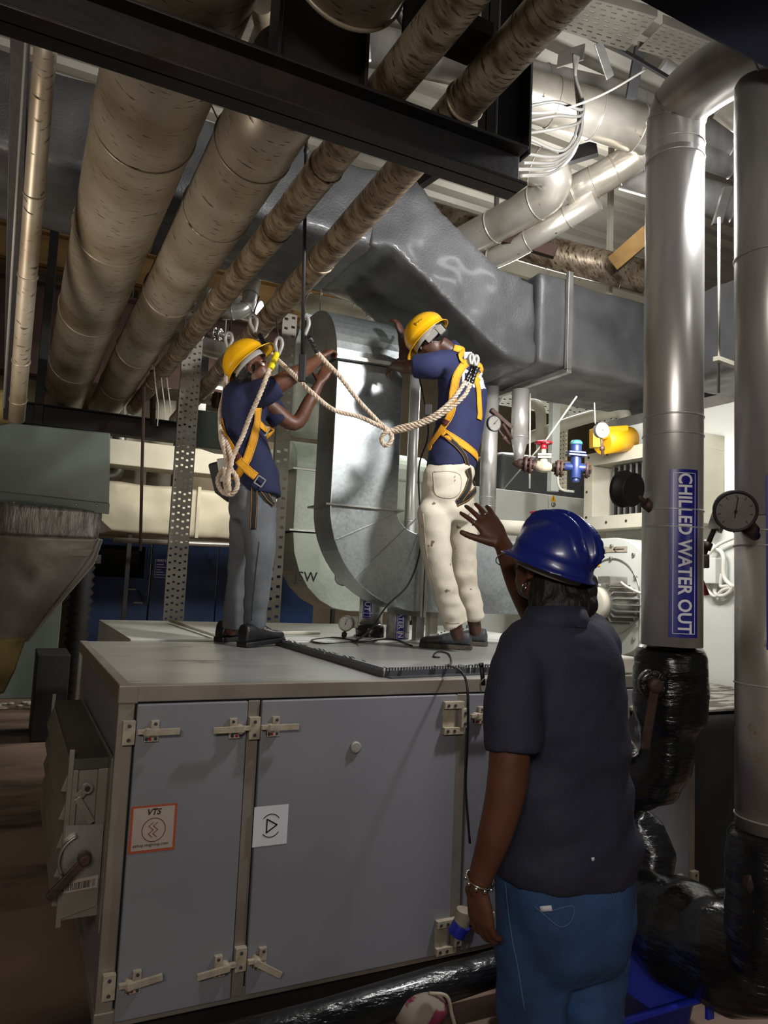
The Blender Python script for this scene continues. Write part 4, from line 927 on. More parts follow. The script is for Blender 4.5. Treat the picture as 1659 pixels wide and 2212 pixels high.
g.build('bolts', ALU, sc)['kind'] = 'stuff'
a, b_ = hy(1355, 1180, 3.846), hy(1228, 1195, 3.846)
g = MB(); g.box((3.843, a.y, b_.z), (3.846, b_.y, a.z), 0); zc = (a.z + b_.z) / 2
g.stroke([V((3.8425, a.y + .03, zc)), V((3.8425, a.y + .13, zc))], .006, (-1, 0, 0), .0005, 1); g.stroke([V((3.8425, a.y + .105, zc + .018)), V((3.8425, a.y + .13, zc)), V((3.8425, a.y + .105, zc - .018))], .005, (-1, 0, 0), .0005, 1)
[g.stroke([V((3.8425, a.y + .2, zc + z_)), V((3.8425, a.y + w_, zc + z_))], .004, (-1, 0, 0), .0004, 2) for z_, w_ in ((.02, .34), (0, .36), (-.02, .30))]; g.build('arrow_label', [CREAM, BLACKI, GREYP], sc)
def warn(p, axn, right, s_, parent):
    g = MB(); p = V(p); r = V(right); g.prism([p + UP * s_, p - UP * s_ * .7 + r * s_ * .95, p - UP * s_ * .7 - r * s_ * .95], V(axn) * .001, 0)
    e = V(axn) * .0016; g.stroke([p + UP * s_ * .45 + r * .1 * s_ + e, p - r * .12 * s_ + e, p + r * .12 * s_ + e, p - UP * s_ * .45 + e], s_ * .12, axn, .0004, 1)
    return g.build('warning_sticker', [YEL, BLACKI], parent)
warn(hy(1291, 1217, 3.846), (-1, 0, 0), (0, -1, 0), .032, sc)
mo = thing('electric_motor', 'dusty finned electric motor with a cream fan cover, behind the woman\'s hair', 'motor', (3.6, c.y, c.z - .15))
mc = hy(1325, 1305, 3.7); mc = V((3.62, mc.y, mc.z))
g = MB(); g.lathe(mc + V((.23, 0, 0)), (-1, 0, 0), [(0, .12), (.04, .12), (.05, .105), (.28, .105), (.29, .12)], 28)
for i in range(20): a = 2 * PI * i / 20; g.obox(mc + V((.08, .12 * math.cos(a), .12 * math.sin(a))), (.11, 0, 0), (0, .022 * math.cos(a), .022 * math.sin(a)), (0, -.003 * math.sin(a), .003 * math.cos(a)))
g.build('motor_body', ALU, mo)
MB().lathe(mc + V((-.05, 0, 0)), (-1, 0, 0), [(0, .112), (.05, .112), (.058, .10), (.062, .05)], 32).build('fan_cover', CREAMP, mo)
MB().box((mc.x - .0, mc.y - .05, mc.z + .12), (mc.x + .16, mc.y + .07, mc.z + .19)).build('terminal_box', ALU, mo, bevel=.006)
MB().box((mc.x + .19, mc.y - .2, mc.z - .24), (mc.x + .225, mc.y - .13, mc.z + .16)).build('mounting_bracket', WHITEP, mo, bevel=.003)
MB().tube(catmull([mc + V((.1, -.05, .15)), mc + V((.05, -.16, .12)), mc + V((.05, -.3, .08)), mc + V((.1, -.45, .08))]), .009, 8).build('motor_cable', CABLEW, mo)
t = thing('wiring_run', 'white junction box with drooping cables between the risers', 'wiring', hy(1535, 1300, 4.18))
a = hy(1530, 1232, 4.18); MB().box((4.10, a.y - .12, a.z - .09), (4.2, a.y + .12, a.z + .08)).build('junction_box', WHITEP, t, bevel=.006)
for i, (u0, v0) in enumerate(((1535, 1250), (1548, 1255), (1560, 1240))):
    MB().tube(catmull([hy(u0, v0, 4.15), hy(u0 - 4, v0 + 25, 4.15), hy(u0 + 10, v0 + 38 - i * 6, 4.15), hy(u0 + 26, v0 + 25, 4.15), hy(1582, 1268, 4.15)]), .012, 8).build('cable', CABLEW, t)
MB().tube(catmull([hy(1522, 1168, 4.15), hy(1545, 1182, 4.15), hy(1562, 1200, 4.15), hy(1564, 1245, 4.15), hy(1582, 1268, 4.15)]), .014, 8).build('cable', CABLEW, t)
MB().tube(catmull([hy(1522, 1205, 4.14), hy(1550, 1178, 4.14), hy(1588, 1160, 4.14)]), .012, 8).build('cable', CABLEW, t)
t = thing('lever_valve', 'small valve with a long red lever handle beside the OUT riser', 'valve', W(1516, 1220, 3.2))
MB().obox(W(1517, 1212, 3.2), CR * .025, CF * .02, UP * .03).build('valve_body', BRONZE, t, bevel=.006)
MB().tube([W(1514, 1225, 3.18), W(1513, 1250, 3.18), W(1526, 1285, 3.18)], [.01, .014, .016], 10, flat=.5).build('valve_lever', RED, t)
MB().tube([W(1514, 1212, 3.2), W(1490, 1240, 3.2)], .011, 10).build('short_pipe', BRONZE, t)
# black plinth box right of the cabinet
me = remesh(MB().box((2.99, 2.62, 0), (4.15, 4.0, .925)), .03, 2, lambda p, n: .008 * noise.noise(p * 6))
tag(finish('black_plinth_box', me, mat('black_lined_sheet', '1a1a1c', .6, 0, col2='262422', ns=3)), 'black insulated box standing to the right of the grey cabinet', 'box')
tag(MB().box((3.05, 2.64, .935), (4.15, 3.98, .945)).build('peeling_sheet', mat('peeling_white_sheet', 'a39d92', .5, .2, col2='4a3f33', ns=6, st=(1, 3, 1), lo=.45, hi=.55)), 'peeling pale sheet on top of the black box', 'sheet')
a = W(1340, 1400, 3.3)
tag(MB().box((2.28, 2.56, 1.141), (2.60, 2.78, 1.215)).build('cream_box', CREAMP, bevel=.008), 'cream metal box on the cabinet top behind the woman\'s shoulder', 'box')

# ------------------------------------------------------------------ white panels and pipework in the middle distance
t = thing('white_panel_unit', 'long off-white panelled unit behind the right worker', 'air handler', (3.9, 6.3, 0))
a, b_ = WY(1010, 1048, 5.95), WY(1186, 1060, 5.95); c = WY(1300, 1068, 5.95)
MB().box((a.x, 5.95, .05), (b_.x - .006, 6.7, a.z)).build('side_panel', WHITEP, t, bevel=.006)
MB().box((b_.x + .006, 5.95, .05), (c.x + .6, 6.7, a.z)).build('side_panel', WHITEP, t, bevel=.006)
warn(WY(1195, 1077, 5.945), (0, -1, 0), XA, .04, t)
p = WY(1195, 1090, 5.945); MB().lathe(p, (0, -1, 0), [(0, .025), (.012, .022), (.014, .01)], 16).build('lock', ALU, t)
def vpipe(name, u, v0, v1, d, r, m, label, seams=(), cat='pipe', cone=None):
    p, q = W(u, v1, d), W(u, v0, d); q = V((p.x, p.y, q.z)); t = thing(name, label, cat, p)
    MB().cyl(p, q, r, 32).build('pipe_cladding', m, t)
    for s_ in seams: z = p.z + (q.z - p.z) * s_; MB().torus((p.x, p.y, z), UP, r + .001, .004, 32, 6).build('seam_band', m, t)
    if cone: MB().lathe(p, (0, 0, -1), [(0, r), (cone, r * .35)], 28).build('reducer', m, t)
    return t, p
t, p = vpipe('riser_pipe', 876, 800, 1340, 4.95, .036, STEEL, 'slim shiny pipe rising right behind the galvanised duct', (.35, .4))
q = W(876, 800, 4.95); q = V((p.x, p.y, q.z)); MB().tube(bend([q, q + UP * .16, q + UP * .17 - CR * .2], .12), .037, 28).build('top_elbow', STEEL, t)
t, p = vpipe('riser_pipe', 1052, 830, 1108, 5.5, .062, STEEL, 'bright steel pipe behind the right worker\'s hip', (.05, .12))
MB().lathe(p, (0, 0, -1), [(0, .062), (.02, .04), (.2, .04)], 24).build('reducer', ALU, t)
t, p = vpipe('riser_pipe', 1122, 840, 948, 5.4, .062, STEEL, 'bright steel pipe ending in a tapered cone above the brown flange', (.03,), cone=.2)
t = thing('elbow_pipe', 'cream pipe bending down in the background behind the tapered pipe', 'pipe', W(1170, 950, 7))
MB().tube(bend([W(1120, 880, 7.3), W(1168, 868, 7), W(1170, 1000, 7)], .15), .05, 24).build('pipe_cladding', CREAMP, t)
t = thing('elbow_pipe', 'long cream pipe that turns down at the yellow box', 'pipe', W(1350, 930, 6.2))
MB().tube(bend([W(1130, 950, 7.2), W(1232, 912, 6.8), W(1352, 880, 6.2), W(1353, 950, 6.2)], .2), .055, 24).build('pipe_cladding', CREAMP, t)
t = thing('yellow_box', 'bright yellow curved box on top of the white air unit', 'box', W(1320, 965, 5.3))
MB().prism([W(1281, 925, 5.2), W(1300, 920, 5.2), W(1300, 966, 5.2), W(1281, 966, 5.2)], CF * .1).build('side_plate', YEL, t, bevel=.004)
MB().tube([W(1300, 955, 5.35), W(1360, 948, 5.5)], .09, 28).build('drum', YEL, t)
MB().prism([W(1298, 922, 5.25), W(1358, 918, 5.4), W(1358, 940, 5.4), W(1298, 950, 5.25)], CF * .2).build('cover', YEL, t, bevel=.01)
t = thing('black_insulated_box', 'black foil-faced insulated box above the white panels', 'box', (3.9, 7.0, 2.5))
a, b_ = WY(1083, 972, 6.9), WY(1276, 958, 6.9)
me = remesh(MB().box((a.x, 6.9, WY(1083, 1062, 6.9).z - .1), (b_.x + .3, 7.7, a.z)), .035, 3, lambda p, n: .01 * noise.noise(p * 5)); finish('box_body', me, mat('black_foil_box', '47494b', .4, .2, bump=.2, bs=8), t)
# strut columns
def column(name, u0, u1, v0, v1, y, label, m=PERF, holes=True, nu=4, cell=.05, th=.004):
    a, c = WY(u0, v1, y), WY(u1, v1, y); zt = WY((u0 + u1) / 2, v0, y).z
    t = thing(name, label, 'post', ((a.x + c.x) / 2, y, a.z))
    return perf_panel(t, V((a.x, y, a.z)), XA, UP, c.x - a.x, zt - a.z, cell, m, nu), t
def perf_panel(t, o, ux, uy, w, h, cell, m, nu, flange=.03, hr=.5, vr=.28, fl_dir=None, stag=True):
    nv = max(1, int(h / cell)); g = MB(); nn = ux.cross(uy).normalized(); cw = w / nu; chh = h / nv
    for i in range(nu):
        for j in range(nv):
            x0, x1 = i * cw, (i + 1) * cw; y0, y1 = j * chh, (j + 1) * chh
            s_ = (.12 if (i % 2) else -.12) * chh if stag else 0
            hx0, hx1 = x0 + cw * (1 - hr) / 2, x1 - cw * (1 - hr) / 2; hy0, hy1 = y0 + chh * (1 - vr) / 2 + s_, y1 - chh * (1 - vr) / 2 + s_
            P = lambda x, y_: o + ux * x + uy * y_
            vs = [P(x0, y0), P(x1, y0), P(x1, y1), P(x0, y1), P(hx0, hy0), P(hx1, hy0), P(hx1, hy1), P(hx0, hy1)]
            g.add(vs, [(0, 1, 5, 4), (1, 2, 6, 5), (2, 3, 7, 6), (3, 0, 4, 7)])
    e = g.build('perforated_face', m, t); md = e.modifiers.new('s', 'SOLIDIFY'); md.thickness = .003
    f = MB(); fd = fl_dir or -nn
    for x in (0, w): f.obox(o + ux * x + uy * h / 2 + fd * flange / 2, ux * .0015, uy * h / 2, fd * flange / 2)
    f.build('side_flange', m, t); return e
column('perforated_post', 352, 396, 560, 1342, 6.05, 'wide perforated steel post standing in front of the blue doors', nu=4, cell=.055)
column('perforated_post', 572, 604, 670, 1345, 5.15, 'narrow perforated steel post between the left worker and the galvanised duct', nu=2, cell=.07)
t = thing('white_post', 'pale plain post beside the perforated one behind the valves', 'post', W(1194, 1060, 6.3))
p, q = W(1194, 1062, 6.3), W(1194, 820, 6.3); MB().box((p.x - .04, p.y - .03, p.z), (p.x + .04, p.y + .03, q.z)).build('post_body', WHITEP, t, bevel=.004)
column('perforated_post', 1206, 1224, 820, 1058, 6.1, 'perforated pale post behind the valves, right of the plain one', nu=3, cell=.045, m=CREAMP)
t = thing('cable_tray', 'perforated horizontal cable tray seen under the black duct', 'cable tray', (4.9, 6.4, 3.6))
a = WY(1078, 848, 6.3); perf_panel(t, V((a.x, 6.3, a.z - .13)), XA, (UP * .7 - YA * .7), 3.2, .22, .055, WHITEP, 48)
# wire, white rope
tag(MB().tube([W(1246, 856, 5.2), W(1180, 950, 5.4), W(1088, 1056, 5.7)], .006, 8).build('white_rope_line', CABLEW), 'white cord stretched diagonally in front of the posts and valves', 'cord')
tag(MB().tube(catmull([W(1205, 1020, 5.7), W(1206, 1045, 5.7), W(1215, 1058, 5.7), W(1240, 1062, 5.7)]), .01, 8).build('white_cable', CABLEW), 'white cable curling onto the white panels by the pale posts', 'cable')
tag(MB().tube([W(1284, 870, 5.0), W(1286, 915, 5.0)], .004, 6).build('thin_wire', CABLEW), 'thin wire above the gauge at the yellow box', 'wire')
tag(MB().tube([W(1145, 850, 5.6), W(1144, 1055, 5.6)], .007, 8).build('white_rope_line', CABLEW), 'white cord hanging straight down behind the valves', 'cord')
# valves
def flange(mb, c, ax, r, th, m=0, nb=6):
    c = V(c); ax = V(ax).normalized(); mb.lathe(c - ax * th / 2, ax, [(0, r), (th, r)], 28, m); e = ax.orthogonal().normalized(); s_ = ax.cross(e)
    for i in range(nb): a = 2 * PI * i / nb + .4; p = c + (e * math.cos(a) + s_ * math.sin(a)) * r * .74; mb.lathe(p - ax * (th * .5 + .012), ax, [(0, r * .13), (th + .024, r * .13)], 6, m)
def wheel(mb, c, ax, r, m=0):
    c = V(c); mb.torus(c, ax, r, r * .13, 28, 8, m); e = V(ax).orthogonal().normalized(); s_ = V(ax).normalized().cross(e)
    for i in range(5): a = 2 * PI * i / 5; mb.bar(c, c + (e * math.cos(a) + s_ * math.sin(a)) * r, r * .16, r * .12, ax, m)
    mb.lathe(c - V(ax) * r * .15, ax, [(0, r * .25), (r * .3, r * .25)], 14, m)
AX = (W(1270, 1018, 5.0) - W(1120, 1005, 5.1)).normalized()
t = thing('gate_valve', 'cream gate valve with a red handwheel between brown flanges', 'valve', W(1170, 1030, 5.05))
g = MB(); flange(g, W(1136, 1003, 5.08), AX, .058, .02); flange(g, W(1146, 1005, 5.07), AX, .058, .018); g.lathe(W(1136, 1003, 5.08), -AX, [(0, .04), (.05, .036), (.09, .008)], 20); flange(g, W(1205, 1011, 5.03), AX, .058, .02); flange(g, W(1213, 1012, 5.03), AX, .058, .018); g.cyl(W(1148, 1005, 5.07), W(1160, 1006, 5.06), .03, 18); g.cyl(W(1192, 1009, 5.04), W(1205, 1011, 5.03), .03, 18); g.build('pipe_flange', BRONZE, t)
c = W(1173, 1008, 5.05); g = MB(); g.ell(c, AX * .065, CF * .05, UP * .042); g.cyl(c, c + UP * .07, .03, 20); g.obox(c + UP * .065, CR * .045, CF * .045, UP * .006); g.obox(c + UP * .082, CR * .045, CF * .045, UP * .006); g.cyl(c + UP * .08, c + UP * .13, .018, 14); g.build('valve_body', CREAM, t)
g = MB(); g.cyl(c + UP * .12, c + UP * .16, .026, 16, r2=.02); wheel(g, c + UP * .165, UP, .055); g.build('handwheel', RED, t)
t = thing('strainer_valve', 'blue cast valve to the right of the cream gate valve', 'valve', W(1244, 1040, 5.0))
c = W(1244, 1010, 5.0); g = MB(); g.cyl(c - AX * .075, c + AX * .075, .028, 18); g.cyl(c - UP * .075, c + UP * .10, .035, 20); g.obox(c + UP * .085, AX * .06, CF * .05, UP * .008); g.obox(c + UP * .104, AX * .055, CF * .045, UP * .007); g.cyl(c + UP * .1, c + UP * .155, .036, 20); g.cyl(c - UP * .1, c - UP * .075, .026, 14)
g.build('valve_body', VBLUE, t, bevel=.003)
MB().lathe(c + UP * .155, UP, [(0, .04), (.015, .042), (.03, .03), (.034, .01)], 20).build('valve_cap', mat('teal_cap', '3d6f72', .5), t)
g = MB(); flange(g, W(1268, 1016, 5.0), AX, .055, .02); g.cyl(W(1260, 1014, 5.0), W(1276, 1018, 5.0), .025, 14); g.build('pipe_flange', BRONZE, t)
t = thing('gate_valve', 'valve with a red handwheel just above the blue helmet', 'valve', W(1163, 1150, 4.3))
c = W(1163, 1128, 4.3); g = MB(); g.cyl(c, c - UP * .06, .026, 16); g.obox(c - UP * .03, CR * .035, CF * .035, UP * .006); g.cyl(c, c + UP * .03, .012, 12); g.ell(c - UP * .075, CR * .06, CF * .04, UP * .035); g.build('valve_body', ALU, t)
g = MB(); wheel(g, c + UP * .055, UP, .048); g.cyl(c + UP * .02, c + UP * .055, .02, 12); g.build('handwheel', RED, t)
tag(MB().tube([W(1040, 1137, 4.45), W(1148, 1143, 4.35)], .045, 24).build('lagged_pipe', CREAMP), 'white lagged pipe beyond the woman\'s raised hand', 'pipe')
t = thing('gauge_bracket', 'rusty valve arm angled between the steel pipes behind the right worker', 'bracket', W(1090, 900, 5.05))
MB().bar(W(1060, 885, 5.02), W(1105, 925, 5.08), .035, .03).build('arm', BRONZE, t, bevel=.005); MB().tube([W(1085, 915, 5.05), W(1105, 948, 5.1)], .012, 8).build('lever', RUSTST, t)
# small sign pipes behind the cabinet
def signpipe(u, v0, v1, d, r, label, body, t0, t1, sz, sv0, sv1):
    t, p = vpipe('chilled_water_pipe', u, v0, v1, d, r, STEEL, label, (.25,))
    vd = V((p.x, p.y, 0)).normalized(); af = math.atan2(-vd.y, -vd.x)
    za, zb3 = W(u, sv1, d).z, W(u, sv0, d).z
    pipe_sign(t, p.x, p.y, za, zb3, r, t0, t1, body, sz, af, .02, off=.0); return t
signpipe(800, 1240, 1352, 5.05, .08, 'short clad pipe lettered OUT below the galvanised duct', 'OUT', -.75, .05, .05, 1272, 1334)
signpipe(858, 1300, 1386, 4.95, .078, 'clad pipe lettered WATER IN, right of the OUT pipe', 'WATER IN', -.15, .62, .046, 1296, 1386)
me = remesh(MB().tube([W(799, 1346, 5.0), W(799, 1352, 5.0), W(799, 1366, 5.0), W(799, 1385, 5.0)], [.08, .096, .1, .095], 28), .01, 2, lambda p, n: .006 * noise.noise(p * 22)); tag(finish('wrapped_joint', me, BLKWRAP), 'black plastic wrapping at the foot of the OUT pipe', 'wrap')
tag(MB().obox(W(758, 1344, 4.9), CR * .05, CF * .04, UP * .034).build('actuator_box', CREAMP, bevel=.008), 'white actuator box left of the OUT pipe', 'box')
for u, m, l in ((902, ALU, 'grey'), (931, CREAMP, 'rust-spotted cream')):
    p, q = W(u, 1384, 4.9), W(u, 1312, 4.9); tag(MB().box((p.x - .03, p.y - .03, p.z), (p.x + .03, p.y + .03, q.z)).build('support_leg', m, bevel=.003), l + ' steel leg under the galvanised duct', 'leg')

# ------------------------------------------------------------------ bright pipes under the roof, upper right
def cpipe(name, pts, r, m, label, R=.25, seams=3, n=36):
    P = bend(pts, R, 6) if len(pts) > 2 else [V(p) for p in pts]; t = thing(name, label, 'pipe', P[0] - UP * r)
    MB().tube(P, r, n).build('pipe_cladding', m, t); L = [0]
    for a, c in zip(P[:-1], P[1:]): L.append(L[-1] + (c - a).length)
    for k in range(seams):
        s_ = L[-1] * (k + .7) / seams
        for i in range(len(P) - 1):
            if L[i] <= s_ <= L[i + 1]: MB().torus(P[i].lerp(P[i + 1], (s_ - L[i]) / max(1e-6, L[i + 1] - L[i])), P[i + 1] - P[i], r + .001, .005, n, 6).build('seam_band', m, t); break
    return t
SP = mat('spotted_bright_cladding', 'cec8bc', .3, .6, col2='a59d8e', ns=2.5, bump=.2, bs=6, rust='46382a', rs=16, rlo=.68, rhi=.72)
cpipe('ceiling_pipe', [W(1030, 165, 4.7), W(1140, 205, 4.75), W(1400, 285, 4.95)], .15, SP, 'widest bright clad pipe under the roof, behind the looped cables', seams=4)
cpipe('ceiling_pipe', [W(1385, 262, 5.05), W(1405, 315, 5.05), W(1320, 375, 5.15), W(1225, 420, 5.3)], .11, SP, 'bright clad elbow pipe turning back under the widest ceiling pipe', R=.2, seams=5)
cpipe('ceiling_pipe', [W(1080, 335, 5.2), W(1200, 375, 5.1), W(1190, 420, 5.2), W(1050, 500, 5.6), W(960, 545, 5.9)], .125, SP, 'clad pipe curving down behind the black sloping duct', R=.3, seams=4)
cpipe('ceiling_pipe', [W(1290, 430, 5.2), W(1110, 540, 5.6), W(1040, 570, 5.8)], .08, SP, 'lower clad pipe beside the black sloping duct', seams=3)
cpipe('ceiling_pipe', [W(780, 95, 5.0), W(1330, 215, 5.5), W(1620, 345, 5.4)], .13, STEEL, 'long bright steel pipe nearest the roof', R=.1, seams=6)
cpipe('ceiling_pipe', [W(1380, 290, 5.4), W(1620, 372, 5.4)], .085, STEEL, 'slim bright steel pipe below the long one, between the risers', seams=2)
cpipe('ceiling_pipe', [W(1350, 375, 5.3), W(1620, 452, 5.1)], .11, STEEL, 'steel pipe held by a pale strap between the two risers', seams=3)
cpipe('ceiling_pipe', [W(1560, 228, 4.0), W(1700, 330, 4.0)], .07, SP, 'short stained pipe running behind the right riser near the lamp', seams=1)
cpipe('ceiling_pipe', [W(930, 470, 6.3), W(1180, 545, 6.2), W(1400, 600, 6.0)], .13, CLADD, 'brown stained pipe behind the black duct, in front of the roof sheets', seams=3)
cpipe('ceiling_pipe', [W(560, 130, 4.6), W(800, 110, 4.6)], .06, STEEL, 'short bright pipe glimpsed between the dark posts', seams=1)
cpipe('ceiling_pipe', [W(1430, 140, 4.5), W(1560, 235, 4.6)], .045, STEEL, 'thin dull pipe behind the perforated trays', seams=1)
cpipe('background_pipe', [W(380, 628, 6.6), W(560, 675, 6.5)], .10, STEEL, 'bright clad pipe behind the thin rusty pipes', seams=4)
cpipe('background_pipe', [W(350, 722, 6.9), W(620, 800, 6.6)], .085, STEEL, 'long bright pipe above the left worker\'s helmet', seams=3)
cpipe('background_pipe', [W(600, 640, 7.5), W(900, 705, 7.2)], .10, CREAMP, 'pale pipe passing behind the top of the galvanised duct', seams=3)
cpipe('background_pipe', [W(480, 675, 5.7), W(535, 672, 5.7), W(548, 600, 5.8)], .058, STEEL, 'small shiny elbow above the left worker', R=.12, seams=4)
cpipe('background_pipe', [W(640, 600, 7.0), W(900, 690, 6.8)], .05, ALU, 'grey pipe running behind the sloping duct towards the tan girder', seams=1)
t = thing('vent_cowl', 'shiny round duct cowl behind the top of the galvanised duct', 'duct', W(815, 700, 6.0))
MB().lathe(W(815, 705, 6.0), UP, [(0, .10), (.12, .10), (.125, .085), (.25, .08)], 28).build('collar', STEEL, t); MB().torus(W(815, 690, 6.0), UP, .101, .006, 28, 6).build('seam_band', STEEL, t)
g = MB(); p, q = W(1572, 405, 4.9), W(1548, 485, 4.9); g.obox(p.lerp(q, .5), (p - q) / 2, CR * .03, CF * .02); tag(g.build('strap_bracket', ALU, bevel=.002), 'pale strap bracket hanging from the steel pipe between the risers', 'bracket')
# valve at left background
t = thing('gate_valve', 'small flanged valve with a red handwheel beside the hooks on the left', 'valve', W(462, 735, 5.6))
AY = (W(500, 726, 5.6) - W(445, 716, 5.6)).normalized()
g = MB(); flange(g, W(463, 720, 5.6), AY, .045, .016); flange(g, W(474, 722, 5.6), AY, .045, .016); g.cyl(W(450, 718, 5.6), W(500, 727, 5.6), .02, 14); g.build('valve_body', ALU, t)
g = MB(); wheel(g, W(436, 716, 5.6), AY, .06); g.build('handwheel', RED, t)
cpipe('background_pipe', [W(345, 850, 7.0), W(470, 862, 6.8)], .055, CREAMP, 'cream pipe and cone beneath the thin pipe ends', seams=4)
t = thing('pipe_flange', 'rusty bolted flange left of the left worker\'s shoulder', 'flange', W(470, 866, 6.7)); g = MB(); flange(g, W(466, 864, 6.7), (1, .1, 0), .075, .03); flange(g, W(475, 866, 6.7), (1, .1, 0), .075, .03); g.build('flange_pair', BRONZE, t)
cpipe('background_pipe', [W(330, 800, 6.8), W(330, 920, 6.8)], .025, RUSTST, 'dark vertical drain pipe below the thin pipe ends', seams=1)
t = thing('tapered_duct', 'grey-green tapered duct mouth left of the left worker', 'duct', W(460, 970, 7.0))
a = [W(425, 885, 6.8), W(476, 890, 6.8), W(490, 972, 6.8), W(418, 965, 6.8)]
MB().prism(a, CF * .8).build('duct_body', GREYG, t, bevel=.01); MB().prism([W(417, 890, 6.78), W(425, 888, 6.78), W(424, 968, 6.78), W(416, 966, 6.78)], CF * .03).build('rim', ALU, t)
# wires knotted on the thin pipes
for i, (x, l) in enumerate(((338, 'left'), (352, 'middle'), (364, 'right'))):
    tag(MB().tube(catmull([W(x - 6, 770 + i * 8, 5.9), W(x - 2, 830, 5.9), W(x + 4, 880, 5.9), W(x + 2, 920 - i * 14, 5.9)]), .0045, 6).build('loose_wire', CABLEW), 'loose pale wire hanging from the thin pipe end, %s of three' % l, 'wire', 'loose wires at the pipe end')
# cable loops under the roof
random.seed(5)
hub = W(1243, 165, 3.9)
ends = [(1128, 232), (1135, 262), (1118, 290), (1142, 300), (1118, 330), (1130, 352), (1112, 366), (1126, 380)]
for i, (u_, v_) in enumerate(ends):
    k = i / 7; mid = W(1258 - 10 * k + random.uniform(-5, 5), 235 + 10 * i, 3.85 + .04 * i); low = W(1228 - 4 * i, 292 + 11 * i, 3.8 + .04 * i) if i > 2 else W(1200, v_ - 12, 3.8)
    tag(MB().tube(catmull([hub + V((random.uniform(-.02, .02), 0, .12)), hub, mid, low, W(u_, v_, 3.8)], 8), .0085, 8).build('hanging_cable', CABLEG), ('uppermost', 'second from the top', 'third from the top', 'fourth from the top', 'fourth from the bottom', 'third from the bottom', 'second from the bottom', 'lowest')[i] + ' of the looped grey cables by the black beam post', 'cable', 'bundle of looped grey cables')
tag(MB().tube(catmull([W(1120, 245, 3.75), W(1200, 240, 3.75), W(1300, 205, 3.85), W(1396, 150, 4.0)]), .006, 8).build('stray_cable', CABLEW), 'single cable stretching right from the bundle towards the trays', 'cable')
for i, (a_, b_, l) in enumerate((((1040, 235), (1085, 262), 'black'), ((1010, 235), (1060, 275), 'red'))):
    tag(MB().tube([W(*a_, 3.6), W(*b_, 3.6)], .009, 8).build('short_cable', CABLEK if i == 0 else mat('red_sheath', '8b2f26', .5)), 'short %s cable emerging behind the near beam' % l, 'cable')
def strap(a, c, w, th, m, label): return tag(MB().bar(a, c, w, th, CF).build('flat_brace', m, bevel=.001), label, 'brace')
strap(W(1205, 130, 4.2), W(1262, 112, 4.1), .09, .01, ALU, 'grey flat brace left of the cable bundle')
strap(W(1292, 92, 4.1), W(1318, 168, 4.2), .05, .01, ALU, 'grey flat brace hanging right of the cable bundle')
strap(W(1285, 75, 4.1), W(1455, 175, 4.3), .02, .02, BLK, 'dark diagonal brace behind the perforated trays')
strap(W(1383, 100, 4.3), W(1362, 215, 4.4), .06, .04, BLK, 'dark upright brace between the two perforated trays')
strap(W(1040, 300, 5.1), W(900, 395, 5.6), .1, .08, BLK, 'dark brace behind the near beam above the sloping duct')
strap(W(1290, 320, 5.6), W(1210, 345, 5.7), .1, .08, BLK, 'dark brace between the two ceiling pipe elbows')
t = strap(W(1048, 500, 5.6), W(1200, 545, 5.5), .09, .06, RUSTST, 'rusty short angle above the black sloping duct')
strap(W(1405, 500, 5.4), W(1330, 565, 5.7), .12, .1, TAN, 'tan timber brace left of the OUT riser')
# perforated trays
def quadtray(q, nu, nv, label, m):
    t = thing('cable_tray', label, 'cable tray', q[0]); g = MB()
    B = lambda s_, r_: q[0] * (1 - s_) * (1 - r_) + q[1] * s_ * (1 - r_) + q[2] * s_ * r_ + q[3] * (1 - s_) * r_
    for i in range(nu):
        for j in range(nv):
            a0, a1, b0, b1 = i / nu, (i + 1) / nu, j / nv, (j + 1) / nv; st = .12 / nu * (1 if j % 2 else -1)
            h = [(a0 + .25 / nu + st, b0 + .36 / nv), (a1 - .25 / nu + st, b0 + .36 / nv), (a1 - .25 / nu + st, b1 - .36 / nv), (a0 + .25 / nu + st, b1 - .36 / nv)]
            g.add([B(a0, b0), B(a1, b0), B(a1, b1), B(a0, b1)] + [B(*x) for x in h], [(0, 1, 5, 4), (1, 2, 6, 5), (2, 3, 7, 6), (3, 0, 4, 7)])
    o = g.build('perforated_face', m, t); md = o.modifiers.new('s', 'SOLIDIFY'); md.thickness = .004
    for a_, b_ in ((0, 1), (3, 2)): MB().bar(q[a_] + UP * .02, q[b_] + UP * .02, .004, .05).build('side_flange', m, t)
zt3 = 4.35
quadtray([WZ(1208, 62, zt3), WZ(1352, 108, zt3), WZ(1420, 35, zt3), WZ(1258, -10, zt3)], 7, 8, 'perforated cable tray at the top, left of the dark upright plate', PERF)
quadtray([WZ(1378, 106, zt3), WZ(1510, 142, zt3), WZ(1560, 98, zt3), WZ(1432, 50, zt3)], 7, 7, 'perforated cable tray piece above the OUT riser elbow', PERF)
g = MB().prism([W(1340, -20, 2.2), W(1415, 22, 2.2), W(1557, 98, 2.2), W(1700, 175, 2.2), W(1760, -60, 2.2)], CF * .06 + UP * .5); tag(g.build('dark_blue_duct', DARKBLUE, bevel=.01), 'dark blue sheet-metal duct filling the top right corner', 'duct')
